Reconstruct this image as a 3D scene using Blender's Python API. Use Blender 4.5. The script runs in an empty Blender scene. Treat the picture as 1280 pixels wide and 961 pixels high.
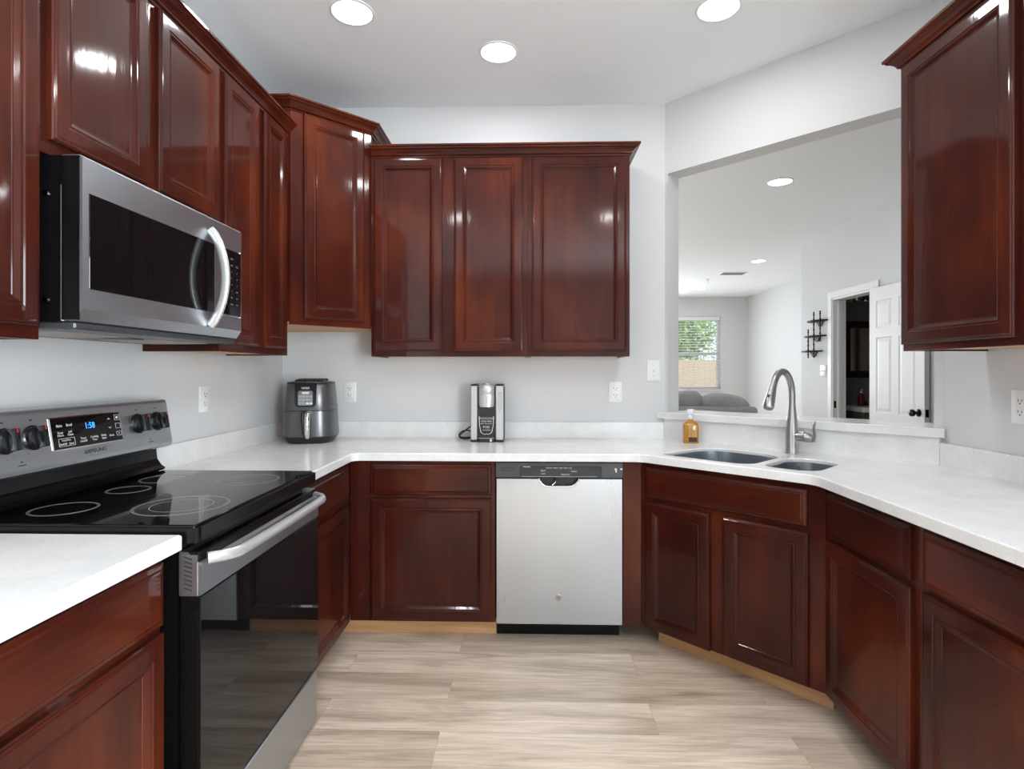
import bpy, bmesh, math, random
from mathutils import Vector, Matrix
PI = math.pi
R = math.radians
SC = bpy.context.scene
COL = SC.collection
random.seed(7)

# ------------------------------------------------------------------ camera
cam_d = bpy.data.cameras.new('camera')
cam = bpy.data.objects.new('camera', cam_d)
COL.objects.link(cam)
cam.location = (0, 0, 1.299)
cam.rotation_euler = (PI / 2, 0, 0.0294)
cam_d.sensor_width = 36.0
cam_d.lens = 36.0 * 711.0 / 1280.0
cam_d.shift_y = -16.5 / 1280.0
cam_d.clip_start = 0.05
SC.camera = cam

# ------------------------------------------------------------------ world, view, sun, large lights
SC.view_settings.view_transform = 'Standard'
SC.view_settings.look = 'None'
SC.view_settings.gamma = 1.0
SC.view_settings.use_curve_mapping = False
SC.view_settings.exposure = 0.31
cy = SC.cycles
cy.use_denoising = True
cy.max_bounces = 10
cy.diffuse_bounces = 6
cy.glossy_bounces = 5
cy.transmission_bounces = 8
cy.transparent_max_bounces = 8
cy.sample_clamp_indirect = 6.0
cy.caustics_reflective = False
cy.caustics_refractive = False

world = bpy.data.worlds.new('world')
SC.world = world
world.use_nodes = True
bg = world.node_tree.nodes['Background']
bg.inputs[0].default_value = (0.80, 0.90, 1.0, 1)
bg.inputs[1].default_value = 1.3


def lamp(name, kind, loc, rot, power, size=0.1, size_y=None, color=(1, 1, 1), spread=None):
    d = bpy.data.lights.new(name, kind)
    d.energy = power
    d.color = color
    if kind == 'AREA':
        if size_y:
            d.shape = 'RECTANGLE'
            d.size = size
            d.size_y = size_y
        else:
            d.shape = 'DISK'
            d.size = size
        if spread:
            d.spread = spread
    o = bpy.data.objects.new(name, d)
    COL.objects.link(o)
    o.location = loc
    o.rotation_euler = rot
    return o


sun = lamp('sun', 'SUN', (8, 12, 9), (R(28), R(42), 0), 3.2)
sun.data.angle = R(2)
# added fill lights, framed as unseen windows of kitchen and living room
lamp('side_fill_light', 'AREA', (1.69, -1.5, 1.40), (0, R(110), 0), 215, 1.7, 1.8, (0.86, 0.94, 1.0))
lamp('living_fill_light', 'AREA', (1.1, 11.09, 1.50), (R(-86), 0, 0), 125, 1.9, 1.5, (0.87, 0.94, 1.0))
lamp('dining_fill_light', 'AREA', (-1.40, 5.6, 1.45), (0, R(-122), 0), 40, 1.6, 2.0, (0.87, 0.94, 1.0))
CAN_POWER = 4.6

# ------------------------------------------------------------------ materials


def nmat(name):
    m = bpy.data.materials.new(name)
    m.use_nodes = True
    nt = m.node_tree
    return m, nt, nt.nodes['Principled BSDF']


def pbr(name, col, rough=0.5, metal=0.0, coat=0.0, coat_rough=0.05, spec=0.5, trans=0.0, ior=1.45):
    m, nt, b = nmat(name)
    b.inputs['Base Color'].default_value = (*col, 1)
    b.inputs['Roughness'].default_value = rough
    b.inputs['Metallic'].default_value = metal
    b.inputs['Coat Weight'].default_value = coat
    b.inputs['Coat Roughness'].default_value = coat_rough
    b.inputs['Specular IOR Level'].default_value = spec
    b.inputs['Transmission Weight'].default_value = trans
    b.inputs['IOR'].default_value = ior
    return m


def N(nt, t, **kw):
    n = nt.nodes.new(t)
    for k, v in kw.items():
        setattr(n, k, v)
    return n


def coords(nt, scale, rot=(0, 0, 0), kind='Object'):
    tc = N(nt, 'ShaderNodeTexCoord')
    mp = N(nt, 'ShaderNodeMapping')
    mp.inputs['Scale'].default_value = scale
    mp.inputs['Rotation'].default_value = rot
    nt.links.new(tc.outputs[kind], mp.inputs[0])
    return mp.outputs[0]


def noise(nt, vec, scale=5, detail=4, rough=0.55, dist=0.0):
    n = N(nt, 'ShaderNodeTexNoise')
    n.inputs['Scale'].default_value = scale
    n.inputs['Detail'].default_value = detail
    n.inputs['Roughness'].default_value = rough
    n.inputs['Distortion'].default_value = dist
    nt.links.new(vec, n.inputs['Vector'])
    return n.outputs['Fac']


def ramp(nt, fac, stops):
    r = N(nt, 'ShaderNodeValToRGB')
    els = r.color_ramp.elements
    els[0].position, els[0].color = stops[0][0], (*stops[0][1], 1)
    els[1].position, els[1].color = stops[-1][0], (*stops[-1][1], 1)
    for p, c in stops[1:-1]:
        e = els.new(p)
        e.color = (*c, 1)
    nt.links.new(fac, r.inputs[0])
    return r.outputs[0]


def bump(nt, b, height, strength, dist=0.002):
    bp = N(nt, 'ShaderNodeBump')
    bp.inputs['Strength'].default_value = strength
    bp.inputs['Distance'].default_value = dist
    nt.links.new(height, bp.inputs['Height'])
    nt.links.new(bp.outputs[0], b.inputs['Normal'])


def mixc(nt, a, b_, fac, mode='MIX'):
    m = N(nt, 'ShaderNodeMix', data_type='RGBA', blend_type=mode)
    for sock, val in ((m.inputs[6], a), (m.inputs[7], b_)):
        if isinstance(val, tuple):
            sock.default_value = (*val, 1)
        else:
            nt.links.new(val, sock)
    if isinstance(fac, float):
        m.inputs[0].default_value = fac
    else:
        nt.links.new(fac, m.inputs[0])
    return m.outputs[2]


def wood(name, grain):
    """Glossy varnished cherry; grain = axis the grain runs along (object space)."""
    m, nt, b = nmat(name)
    s = {'z': (75, 75, 2.6), 'x': (2.6, 75, 75)}[grain]
    g = noise(nt, coords(nt, s), 1.0, 6, 0.6, 0.4)
    oi = N(nt, 'ShaderNodeObjectInfo')
    tc = N(nt, 'ShaderNodeTexCoord')
    add = N(nt, 'ShaderNodeVectorMath', operation='ADD')
    mul = N(nt, 'ShaderNodeVectorMath', operation='SCALE')
    comb = N(nt, 'ShaderNodeCombineXYZ')
    for i in range(3):
        nt.links.new(oi.outputs['Random'], comb.inputs[i])
    nt.links.new(comb.outputs[0], mul.inputs[0])
    mul.inputs['Scale'].default_value = 37.0
    nt.links.new(tc.outputs['Object'], add.inputs[0])
    nt.links.new(mul.outputs[0], add.inputs[1])
    mp = N(nt, 'ShaderNodeMapping')
    mp.inputs['Scale'].default_value = {'z': (3.6, 3.6, 1.9), 'x': (1.9, 3.6, 3.6)}[grain]
    nt.links.new(add.outputs[0], mp.inputs[0])
    blotch = noise(nt, mp.outputs[0], 1.0, 3, 0.5)
    base = ramp(nt, blotch, [(0.28, (0.029, 0.0054, 0.0038)), (0.5, (0.054, 0.0090, 0.0046)), (0.78, (0.118, 0.0215, 0.0064))])
    gc = ramp(nt, g, [(0.3, (0.78, 0.75, 0.75)), (0.7, (1.14, 1.14, 1.12))])
    c = mixc(nt, base, gc, 1.0, 'MULTIPLY')
    nt.links.new(c, b.inputs['Base Color'])
    b.inputs['Roughness'].default_value = 0.45
    b.inputs['Coat Weight'].default_value = 0.6
    b.inputs['Coat IOR'].default_value = 1.42
    b.inputs['Coat Roughness'].default_value = 0.085
    b.inputs['Specular IOR Level'].default_value = 0.05
    w = noise(nt, coords(nt, {'z': (30, 30, 7), 'x': (7, 30, 30)}[grain]), 1.0, 2)
    bp = N(nt, 'ShaderNodeBump')
    bp.inputs['Strength'].default_value = 0.10
    bp.inputs['Distance'].default_value = 0.004
    nt.links.new(w, bp.inputs['Height'])
    nt.links.new(bp.outputs[0], b.inputs['Coat Normal'])
    return m


M_WOODV = wood('cherry_vertical', 'z')
M_WOODH = wood('cherry_horizontal', 'x')


def raw_wood():
    m, nt, b = nmat('raw_maple')
    g = noise(nt, coords(nt, (2, 30, 30)), 1.0, 5, 0.6)
    nt.links.new(ramp(nt, g, [(0.3, (0.47, 0.24, 0.10)), (0.7, (0.66, 0.39, 0.19))]), b.inputs['Base Color'])
    b.inputs['Roughness'].default_value = 0.5
    return m


M_RAW = raw_wood()


def painted(name, col, scale=160, strength=0.12, rough=0.6):
    m, nt, b = nmat(name)
    b.inputs['Base Color'].default_value = (*col, 1)
    b.inputs['Roughness'].default_value = rough
    b.inputs['Specular IOR Level'].default_value = 0.3
    bump(nt, b, noise(nt, coords(nt, (1, 1, 1)), scale, 3), strength, 0.002)
    return m


M_WALL = painted('wall_paint', (0.65, 0.655, 0.66))
M_CEIL = painted('ceiling_paint', (0.865, 0.89, 0.91), 42, 0.42, 0.8)
M_LIVCEIL = painted('living_ceiling_paint', (0.865, 0.89, 0.91), 22, 0.75, 0.8)
M_WHITE = pbr('white_paint', (0.78, 0.78, 0.78), 0.4)
M_PLATE = pbr('white_plastic', (0.80, 0.80, 0.79), 0.35)
M_SLOT = pbr('dark_slot', (0.03, 0.03, 0.03), 0.6)


def floor_mat():
    m, nt, b = nmat('oak_planks')
    vec = coords(nt, (1, 1, 1))
    mp = N(nt, 'ShaderNodeMapping')
    mp.inputs['Location'].default_value = (0.32, -2.045 + 0.195 * 20, 0)
    nt.links.new(vec, mp.inputs[0])
    br = N(nt, 'ShaderNodeTexBrick')
    br.offset = 0.37
    br.offset_frequency = 2
    br.inputs['Scale'].default_value = 1.0
    br.inputs['Brick Width'].default_value = 1.25
    br.inputs['Row Height'].default_value = 0.195
    br.inputs['Mortar Size'].default_value = 0.0007
    br.inputs['Mortar Smooth'].default_value = 0.2
    br.inputs['Bias'].default_value = 0.0
    br.inputs['Color1'].default_value = (0.82, 0.685, 0.555, 1)
    br.inputs['Color2'].default_value = (0.66, 0.53, 0.41, 1)
    br.inputs['Mortar'].default_value = (0.50, 0.40, 0.31, 1)
    nt.links.new(mp.outputs[0], br.inputs['Vector'])
    # each plank's grain is offset by its own colour
    sep = N(nt, 'ShaderNodeSeparateColor')
    nt.links.new(br.outputs['Color'], sep.inputs[0])
    off = N(nt, 'ShaderNodeMath', operation='MULTIPLY')
    nt.links.new(sep.outputs[0], off.inputs[0])
    off.inputs[1].default_value = 90.0
    comb = N(nt, 'ShaderNodeCombineXYZ')
    nt.links.new(off.outputs[0], comb.inputs[2])
    add = N(nt, 'ShaderNodeVectorMath', operation='ADD')
    nt.links.new(vec, add.inputs[0])
    nt.links.new(comb.outputs[0], add.inputs[1])

    def stretched(s):
        q = N(nt, 'ShaderNodeMapping')
        q.inputs['Scale'].default_value = s
        nt.links.new(add.outputs[0], q.inputs[0])
        return q.outputs[0]
    g1 = noise(nt, stretched((1.1, 8.5, 1)), 1.0, 6, 0.62, 1.0)
    g2 = noise(nt, stretched((5, 95, 1)), 1.0, 5, 0.65)
    c1 = ramp(nt, g1, [(0.28, (0.58, 0.545, 0.51)), (0.48, (0.90, 0.89, 0.88)), (0.70, (1.12, 1.13, 1.14))])
    c2 = ramp(nt, g2, [(0.34, (0.80, 0.785, 0.77)), (0.66, (1.09, 1.09, 1.09))])
    c = mixc(nt, br.outputs['Color'], c1, 1.0, 'MULTIPLY')
    c = mixc(nt, c, c2, 1.0, 'MULTIPLY')
    nt.links.new(c, b.inputs['Base Color'])
    b.inputs['Roughness'].default_value = 0.34
    b.inputs['Specular IOR Level'].default_value = 0.4
    bump(nt, b, g2, 0.06, 0.001)
    return m


M_FLOOR = floor_mat()


def quartz():
    m, nt, b = nmat('white_quartz')
    v = coords(nt, (1, 1, 1))
    n1 = noise(nt, v, 190, 3, 0.6)
    n2 = noise(nt, v, 9, 4, 0.6)
    c = mixc(nt, ramp(nt, n1, [(0.32, (0.755, 0.75, 0.745)), (0.6, (0.82, 0.82, 0.82))]),
             ramp(nt, n2, [(0.35, (0.94, 0.94, 0.94)), (0.65, (1.02, 1.02, 1.02))]), 1.0, 'MULTIPLY')
    nt.links.new(c, b.inputs['Base Color'])
    b.inputs['Roughness'].default_value = 0.2
    return m


M_QUARTZ = quartz()


def steel(name, col=0.56, rough=0.27, axis=(1, 1, 200), amount=0.12, wavy=0.0):
    m, nt, b = nmat(name)
    g = noise(nt, coords(nt, axis), 1.0, 3, 0.6)
    b.inputs['Metallic'].default_value = 1.0
    b.inputs['Base Color'].default_value = (col * .93, col, col * 1.08, 1)
    nt.links.new(ramp(nt, g, [(0.1, (rough - amount,) * 3), (0.9, (rough + amount,) * 3)]), b.inputs['Roughness'])
    if wavy:
        bump(nt, b, noise(nt, coords(nt, (9, 9, 1.2)), 1.0, 2), wavy, 0.01)
    return m


M_STEEL = steel('brushed_steel', 0.54, 0.36, (3, 3, 900), 0.05)
M_STEELV = steel('brushed_steel_upright', 0.55, 0.30, (7, 7, .8), 0.10, 0.12)
M_SINK = steel('sink_steel', 0.50, 0.30, (25, 25, 2), 0.06)
M_NICKEL = pbr('brushed_nickel', (0.42, 0.41, 0.40), 0.33, 1.0)
M_CHROME = pbr('chrome', (0.8, 0.8, 0.8), 0.08, 1.0)
M_GLASSBLK = pbr('black_glass', (0.004, 0.004, 0.005), 0.03, spec=0.42)
M_BLACK = pbr('black_enamel', (0.004, 0.004, 0.0045), 0.18, spec=0.25)
M_BLKPL = pbr('black_plastic', (0.014, 0.014, 0.015), 0.4)
M_KNOB = pbr('black_gloss_plastic', (0.010, 0.010, 0.011), 0.16)
M_DKGREY = pbr('charcoal_plastic', (0.055, 0.057, 0.062), 0.35, 0.3)
M_STRIP = pbr('dark_grey_plastic', (0.06, 0.062, 0.066), 0.3)
M_FRYER = pbr('gunmetal', (0.13, 0.13, 0.135), 0.30, 0.75)
M_SILVER = pbr('silver_plastic', (0.55, 0.55, 0.55), 0.3, 0.55)
M_INK = pbr('grey_print', (0.04, 0.04, 0.045), 0.5)
M_PALEINK = pbr('white_print', (0.72, 0.72, 0.72), 0.5)
M_RING = pbr('burner_print', (0.34, 0.34, 0.34), 0.4)
M_RED = pbr('red_print', (0.6, 0.02, 0.02), 0.4)
M_DARKWOOD = pbr('dark_walnut', (0.022, 0.010, 0.008), 0.55, spec=0.3)
M_BRONZE = pbr('dark_bronze', (0.02, 0.017, 0.015), 0.3, 0.8)
M_MESH = pbr('filter_mesh', (0.42, 0.38, 0.35), 0.5, 0.6)


def emis(name, col, s):
    m, nt, b = nmat(name)
    b.inputs['Base Color'].default_value = (*col, 1)
    b.inputs['Emission Color'].default_value = (*col, 1)
    b.inputs['Emission Strength'].default_value = s
    return m


M_LAMP = emis('lamp_diffuser', (1, 0.99, 0.97), 6.0)
M_CLOCK = emis('clock_blue', (0.03, 0.27, 1.0), 1.7)


def fabric(name, a, b2, scale=260):
    m, nt, b = nmat(name)
    n = noise(nt, coords(nt, (1, 1, 1)), scale, 2)
    n2 = noise(nt, coords(nt, (1, 1, 1)), 4, 3)
    c = mixc(nt, ramp(nt, n, [(0.3, a), (0.7, b2)]), ramp(nt, n2, [(0.3, (0.85,) * 3), (0.7, (1.1,) * 3)]), 1.0, 'MULTIPLY')
    nt.links.new(c, b.inputs['Base Color'])
    b.inputs['Roughness'].default_value = 0.9
    b.inputs['Specular IOR Level'].default_value = 0.1
    return m


M_SOFA = fabric('grey_fabric', (0.24, 0.235, 0.23), (0.33, 0.325, 0.32))
M_CURTAIN = fabric('beige_fabric', (0.42, 0.37, 0.31), (0.52, 0.47, 0.40))


def glass(name, col=(1, 1, 1), rough=0.0):
    m, nt, b = nmat(name)
    out = nt.nodes['Material Output']
    tr = N(nt, 'ShaderNodeBsdfTransparent')
    tr.inputs[0].default_value = (*[0.95 * k for k in col], 1)
    gl = N(nt, 'ShaderNodeBsdfGlossy')
    gl.inputs['Roughness'].default_value = 0.02
    mx = N(nt, 'ShaderNodeMixShader')
    mx.inputs[0].default_value = 0.07
    nt.links.new(tr.outputs[0], mx.inputs[1])
    nt.links.new(gl.outputs[0], mx.inputs[2])
    nt.links.new(mx.outputs[0], out.inputs[0])
    return m


M_GLASS = glass('window_glass')
M_AMBER = pbr('amber_soap', (0.44, 0.185, 0.010), 0.12, 0, 0.5, 0.05)
M_GOLDLBL = pbr('cream_label_print', (0.78, 0.60, 0.25), 0.5)
M_DARKLBL = pbr('dark_label', (0.03, 0.018, 0.014), 0.5)
M_WHCAP = pbr('frosted_white_cap', (0.80, 0.80, 0.82), 0.3)
M_REDSOAP = pbr('dark_red_soap', (0.16, 0.012, 0.015), 0.15)
M_MIRROR = pbr('mirror_silver', (0.85, 0.85, 0.85), 0.02, 1.0)
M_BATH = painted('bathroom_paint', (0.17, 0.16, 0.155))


def leafmat(name, a, b2):
    m, nt, b = nmat(name)
    n = noise(nt, coords(nt, (1, 1, 1)), 3.0, 2)
    nt.links.new(ramp(nt, n, [(0.3, a), (0.7, b2)]), b.inputs['Base Color'])
    b.inputs['Roughness'].default_value = 0.6
    return m


M_LEAF = leafmat('leaf_green', (0.10, 0.22, 0.06), (0.34, 0.48, 0.16))
M_BARK = pbr('bark', (0.12, 0.09, 0.07), 0.9)
M_FENCE = pbr('tan_fence', (0.62, 0.45, 0.31), 0.8)
M_LAWN = leafmat('lawn_green', (0.12, 0.20, 0.06), (0.22, 0.30, 0.10))

# ------------------------------------------------------------------ object helpers


def tag(o, label=None, cat=None, group=None, kind=None):
    if label:
        o['label'] = label
    if cat:
        o['category'] = cat
    if group:
        o['group'] = group
    if kind:
        o['kind'] = kind
    return o


def thing(name, label, cat, loc=(0, 0, 0), rotz=0.0, group=None):
    o = bpy.data.objects.new(name, None)
    o.empty_display_size = 0.05
    COL.objects.link(o)
    o.location = loc
    o.rotation_euler = (0, 0, rotz)
    return tag(o, label, cat, group)


class MB:
    def __init__(self):
        self.bm = bmesh.new()

    def box(self, x0, x1, y0, y1, z0, z1, bev=0.0, seg=2):
        r = bmesh.ops.create_cube(self.bm, size=1.0)
        vs = r['verts']
        for v in vs:
            v.co = Vector((x0 + (v.co.x + .5) * (x1 - x0), y0 + (v.co.y + .5) * (y1 - y0), z0 + (v.co.z + .5) * (z1 - z0)))
        if bev:
            es = list({e for v in vs for e in v.link_edges})
            bmesh.ops.bevel(self.bm, geom=es, offset=bev, segments=seg, affect='EDGES', profile=0.5)
        return self

    def loft(self, loops, cap0=True, cap1=True, closed=True):
        rows = [[self.bm.verts.new(p) for p in lp] for lp in loops]
        n = len(rows[0])
        for a, b in zip(rows, rows[1:]):
            for i in range(n if closed else n - 1):
                j = (i + 1) % n
                self.bm.faces.new((a[i], a[j], b[j], b[i]))
        if cap0:
            self.bm.faces.new(list(reversed(rows[0])))
        if cap1:
            self.bm.faces.new(rows[-1])
        return self

    def prism(self, poly, z0, z1):
        return self.loft([[(x, y, z0) for x, y in poly], [(x, y, z1) for x, y in poly]])

    def prism_y(self, poly, y0, y1):
        """poly in x,z swept along y (front at y0)."""
        return self.loft([[(x, y0, z) for x, z in poly], [(x, y1, z) for x, z in poly]])

    def lathe(self, prof, seg=24, origin=(0, 0, 0), axis='z', cap0=True, cap1=True):
        loops = []
        for r, h in prof:
            lp = []
            for i in range(seg):
                a = 2 * PI * i / seg
                c, s = r * math.cos(a), r * math.sin(a)
                p = {'z': (c, s, h), 'y': (c, h, s), 'x': (h, c, s)}[axis]
                lp.append((p[0] + origin[0], p[1] + origin[1], p[2] + origin[2]))
            loops.append(lp)
        return self.loft(loops, cap0, cap1)

    def tube(self, pts, rad, seg=12, flat=1.0):
        pts = [Vector(p) for p in pts]
        rads = rad if isinstance(rad, (list, tuple)) else [rad] * len(pts)
        loops = []
        up = None
        for i, p in enumerate(pts):
            t = (pts[min(i + 1, len(pts) - 1)] - pts[max(i - 1, 0)]).normalized()
            if up is None:
                up = Vector((0, 0, 1)) if abs(t.z) < 0.9 else Vector((1, 0, 0))
            a = (up - t * up.dot(t)).normalized()
            up = a
            b = t.cross(a)
            loops.append([p + (a * math.cos(2 * PI * k / seg) + b * math.sin(2 * PI * k / seg) * flat) * rads[i] for k in range(seg)])
        return self.loft(loops)

    def ring_flat(self, r0, r1, z, origin, seg=48, h=0.0002, sx=1.0):
        o = Vector(origin)
        loops = []
        for r, dz in ((r0, 0), (r0, h), (r1, h), (r1, 0), (r0, 0)):
            loops.append([o + Vector((r * sx * math.cos(2 * PI * k / seg), r * math.sin(2 * PI * k / seg), z + dz)) for k in range(seg)])
        return self.loft(loops, False, False)

    def build(self, name, mat, parent=None, smooth=None, loc=None, rot=None):
        bmesh.ops.remove_doubles(self.bm, verts=self.bm.verts, dist=1e-6)
        bmesh.ops.recalc_face_normals(self.bm, faces=self.bm.faces)
        me = bpy.data.meshes.new(name)
        self.bm.to_mesh(me)
        self.bm.free()
        for m in (mat if isinstance(mat, (list, tuple)) else [mat]):
            me.materials.append(m)
        o = bpy.data.objects.new(name, me)
        COL.objects.link(o)
        if parent:
            o.parent = parent
        if loc:
            o.location = loc
        if rot:
            o.rotation_euler = rot
        if smooth:
            for p in me.polygons:
                p.use_smooth = True
            me.set_sharp_from_angle(angle=R(smooth))
        return o


def copy_tree(o, parent=None):
    c = o.copy()
    COL.objects.link(c)
    if parent:
        c.parent = parent
    for ch in list(o.children):
        copy_tree(ch, c)
    return c


def structure(name, mb, mat, parent=None, smooth=None):
    return tag(mb.build(name, mat, parent, smooth), kind='structure')


def rrect(x0, x1, y0, y1, r, n=6):
    """rounded rectangle loop, ccw"""
    out = []
    for cx, cy_, a0 in ((x1 - r, y1 - r, 0), (x0 + r, y1 - r, 90), (x0 + r, y0 + r, 180), (x1 - r, y0 + r, 270)):
        for k in range(n + 1):
            a = R(a0 + 90 * k / n)
            out.append((cx + r * math.cos(a), cy_ + r * math.sin(a)))
    return out


def round_poly(pts, n=8):
    """pts: (x, y, radius) ccw -> rounded loop"""
    out = []
    m = len(pts)
    for i, (x, y, r) in enumerate(pts):
        p = Vector((x, y))
        a = Vector(pts[i - 1][:2])
        b = Vector(pts[(i + 1) % m][:2])
        if r <= 0:
            out.append((x, y))
            continue
        d1 = (a - p).normalized()
        d2 = (b - p).normalized()
        half = d1.angle(d2) / 2
        t = r / math.tan(half)
        c = p + (d1 + d2).normalized() * (r / math.sin(half))
        s = p + d1 * t - c
        e = p + d2 * t - c
        a0 = math.atan2(s.y, s.x)
        a1 = math.atan2(e.y, e.x)
        d = a1 - a0
        while d > PI:
            d -= 2 * PI
        while d < -PI:
            d += 2 * PI
        for k in range(n + 1):
            q = a0 + d * k / n
            out.append((c.x + r * math.cos(q), c.y + r * math.sin(q)))
    return out


def offset(loop, d):
    """offset a ccw loop inwards by d"""
    n = len(loop)
    out = []
    for i in range(n):
        p = Vector(loop[i])
        a = Vector(loop[i - 1])
        b = Vector(loop[(i + 1) % n])
        e1 = (p - a).normalized()
        e2 = (b - p).normalized()
        n1 = Vector((-e1.y, e1.x))
        n2 = Vector((-e2.y, e2.x))
        m = n1 + n2
        if m.length < 1e-6:
            m = n1
        m = m.normalized()
        k = d / max(0.3, m.dot(n1))
        out.append((p.x + m.x * k, p.y + m.y * k))
    return out


def slab_holes(mb, outer, holes, z0, z1, ch=0.004):
    """slab with eased top edge and through holes (outer ccw, holes ccw)"""
    bm = mb.bm

    def side(loop, inner):
        sgn = -1 if inner else 1
        lv = [[bm.verts.new((x, y, z)) for x, y in lp] for lp, z in ((loop, z0), (loop, z1 - ch), (offset(loop, sgn * ch), z1))]
        n = len(loop)
        for a, b in zip(lv, lv[1:]):
            for i in range(n):
                j = (i + 1) % n
                bm.faces.new((a[i], a[j], b[j], b[i]))
        return lv[0], lv[2]
    bots, tops = [], []
    b, t = side(outer, False)
    bots.append(b)
    tops.append(t)
    for h in holes:
        b, t = side(h, True)
        bots.append(b)
        tops.append(t)
    for group in (bots, tops):
        es = []
        for lv in group:
            for i in range(len(lv)):
                es.append(bm.edges.get((lv[i], lv[(i + 1) % len(lv)])))
        bmesh.ops.triangle_fill(bm, use_beauty=True, use_dissolve=False, edges=es)


def sweep(mb, path, prof, closed=False):
    """sweep profile (out, z) along a plan polyline; out is to the right of travel"""
    P = [Vector(p) for p in path]
    loops = []
    for i, p in enumerate(P):
        d1 = (p - P[i - 1]).normalized() if i > 0 else None
        d2 = (P[i + 1] - p).normalized() if i < len(P) - 1 else None
        d1 = d1 or d2
        d2 = d2 or d1
        n1 = Vector((d1.y, -d1.x))
        n2 = Vector((d2.y, -d2.x))
        m = (n1 + n2).normalized()
        k = 1 / m.dot(n1)
        loops.append([(p.x + m.x * k * o, p.y + m.y * k * o, z) for o, z in prof])
    return mb.loft(loops)


TEXTC = {}


def text_mb(mb, body, size, x, z, y=0.0, align='CENTER', depth=0.0004, stretch=1.0, plane='front'):
    """lettering as real raised geometry on a face looking to -y"""
    key = (body, align)
    if key not in TEXTC:
        cu = bpy.data.curves.new('lettering_curve', 'FONT')
        cu.body = body
        cu.align_x = align
        cu.align_y = 'CENTER'
        cu.extrude = 0.01
        cu.resolution_u = 2
        o = bpy.data.objects.new('lettering_tmp', cu)
        COL.objects.link(o)
        dg = bpy.context.evaluated_depsgraph_get()
        me = bpy.data.meshes.new_from_object(o.evaluated_get(dg))
        bpy.data.objects.remove(o)
        bpy.data.curves.remove(cu)
        TEXTC[key] = me
    n0 = len(mb.bm.verts)
    mb.bm.from_mesh(TEXTC[key])
    mb.bm.verts.ensure_lookup_table()
    for v in mb.bm.verts[n0:]:
        tx, ty, tz = v.co
        v.co = Vector((x + tx * size * stretch, y - (tz + 0.01) * depth / 0.02, z + ty * size))
    return mb


# door / drawer fronts: nested rectangular rings (inset, depth behind the front plane)
DOOR_RINGS = [(0.0, 0.020), (0.0, 0.0065), (0.003, 0.0035), (0.006, 0.0030), (0.009, 0.0005), (0.013, 0.0),
              (0.044, 0.0), (0.047, 0.0026), (0.050, 0.0028), (0.0525, 0.0014), (0.055, 0.0026), (0.064, 0.0090), (0.067, 0.0092), (0.0685, 0.0108)]
DRAWER_RINGS = [(0.0, 0.020), (0.0, 0.008), (0.003, 0.0055), (0.010, 0.0045), (0.013, 0.0040), (0.017, 0.0008), (0.021, 0.0)]


def rings_mesh(mb, x0, x1, z0, z1, rings, y=0.0):
    loops = []
    for ins, d in rings:
        loops.append([(x0 + ins, y - 0.020 + d, z0 + ins), (x1 - ins, y - 0.020 + d, z0 + ins), (x1 - ins, y - 0.020 + d, z1 - ins), (x0 + ins, y - 0.020 + d, z1 - ins)])
    return mb.loft(loops)


def front(kind, parent, x0, x1, z0, z1):
    mb = MB()
    rings_mesh(mb, x0, x1, z0, z1, DOOR_RINGS if kind == 'door' else DRAWER_RINGS)
    return mb.build('door' if kind == 'door' else 'drawer', M_WOODV if kind == 'door' else M_WOODH, parent)


CROWN = [(-0.018, 0.0), (0.004, 0.0), (0.006, 0.008), (0.014, 0.011), (0.016, 0.017), (0.022, 0.026), (0.032, 0.034), (0.040, 0.038), (0.043, 0.044), (0.050, 0.047), (0.050, 0.056), (-0.018, 0.056)]


def upper_cabinet(label, loc, rotz, w, h, d, fronts, group='cherry wall cabinets'):
    t = thing('wall_cabinet', label, 'cabinet', loc, rotz, None)
    mb = MB()
    mb.box(0, w, 0, 0.02, 0, h, 0.001, 1)                      # face frame
    mb.box(0, 0.018, 0.02, d, 0, h)
    mb.box(w - 0.018, w, 0.02, d, 0, h)
    mb.box(0.018, w - 0.018, 0.02, d, h - 0.02, h)
    mb.box(0.018, w - 0.018, d - 0.012, d, 0.016, h - 0.02)
    mb.build('cabinet_box', M_WOODV, t)
    u = MB()
    u.box(0.018, w - 0.018, 0.02, d - 0.012, 0.006, 0.018)
    tag(u.build('underside_panel', M_RAW, t), 'unvarnished pale maple underside panel')
    for f in fronts:
        front(f[0], t, *f[1:])
    return t


def base_cabinet(label, loc, rotz, w, fronts, d=0.56, toe=True, toe_raw=True, hollow=False, toe_x=(0.0, None)):
    t = thing('base_cabinet', label, 'cabinet', loc, rotz, None)
    z0, z1 = 0.10, 0.872
    mb = MB()
    mb.box(0, w, 0, 0.012, z0, z1, 0.001, 1)
    mb.box(0, 0.016, 0.012, d, z0, z1)
    mb.box(w - 0.016, w, 0.012, d, z0, z1)
    mb.box(0.016, w - 0.016, 0.012, d, z0, z0 + 0.016)
    mb.box(0.016, w - 0.016, d - 0.01, d, z0 + 0.016, z1 - 0.25 if hollow else z1)
    mb.build('cabinet_box', M_WOODV, t)
    for f in fronts:
        front(f[0], t, *f[1:])
    if toe:
        k = MB()
        k.box(toe_x[0], toe_x[1] if toe_x[1] else w, 0.10, 0.115, 0.0, z0)
        o = k.build('toe_kick', M_RAW if toe_raw else M_DARKWOOD, t)  # right run's dark boards stand in for shadow under the cabinets
        if toe_raw:
            tag(o, 'unvarnished pale wood toe kick board')
    return t


# ================================================================== SETTING
CZ, LZ = 2.845, 2.74        # kitchen and living room ceiling heights
XL, YB, XR = -1.45, 3.312, 1.705
DS = XL * 0 + 4.099         # angled wall: x + y = 4.099
REAR = -3.0

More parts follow.
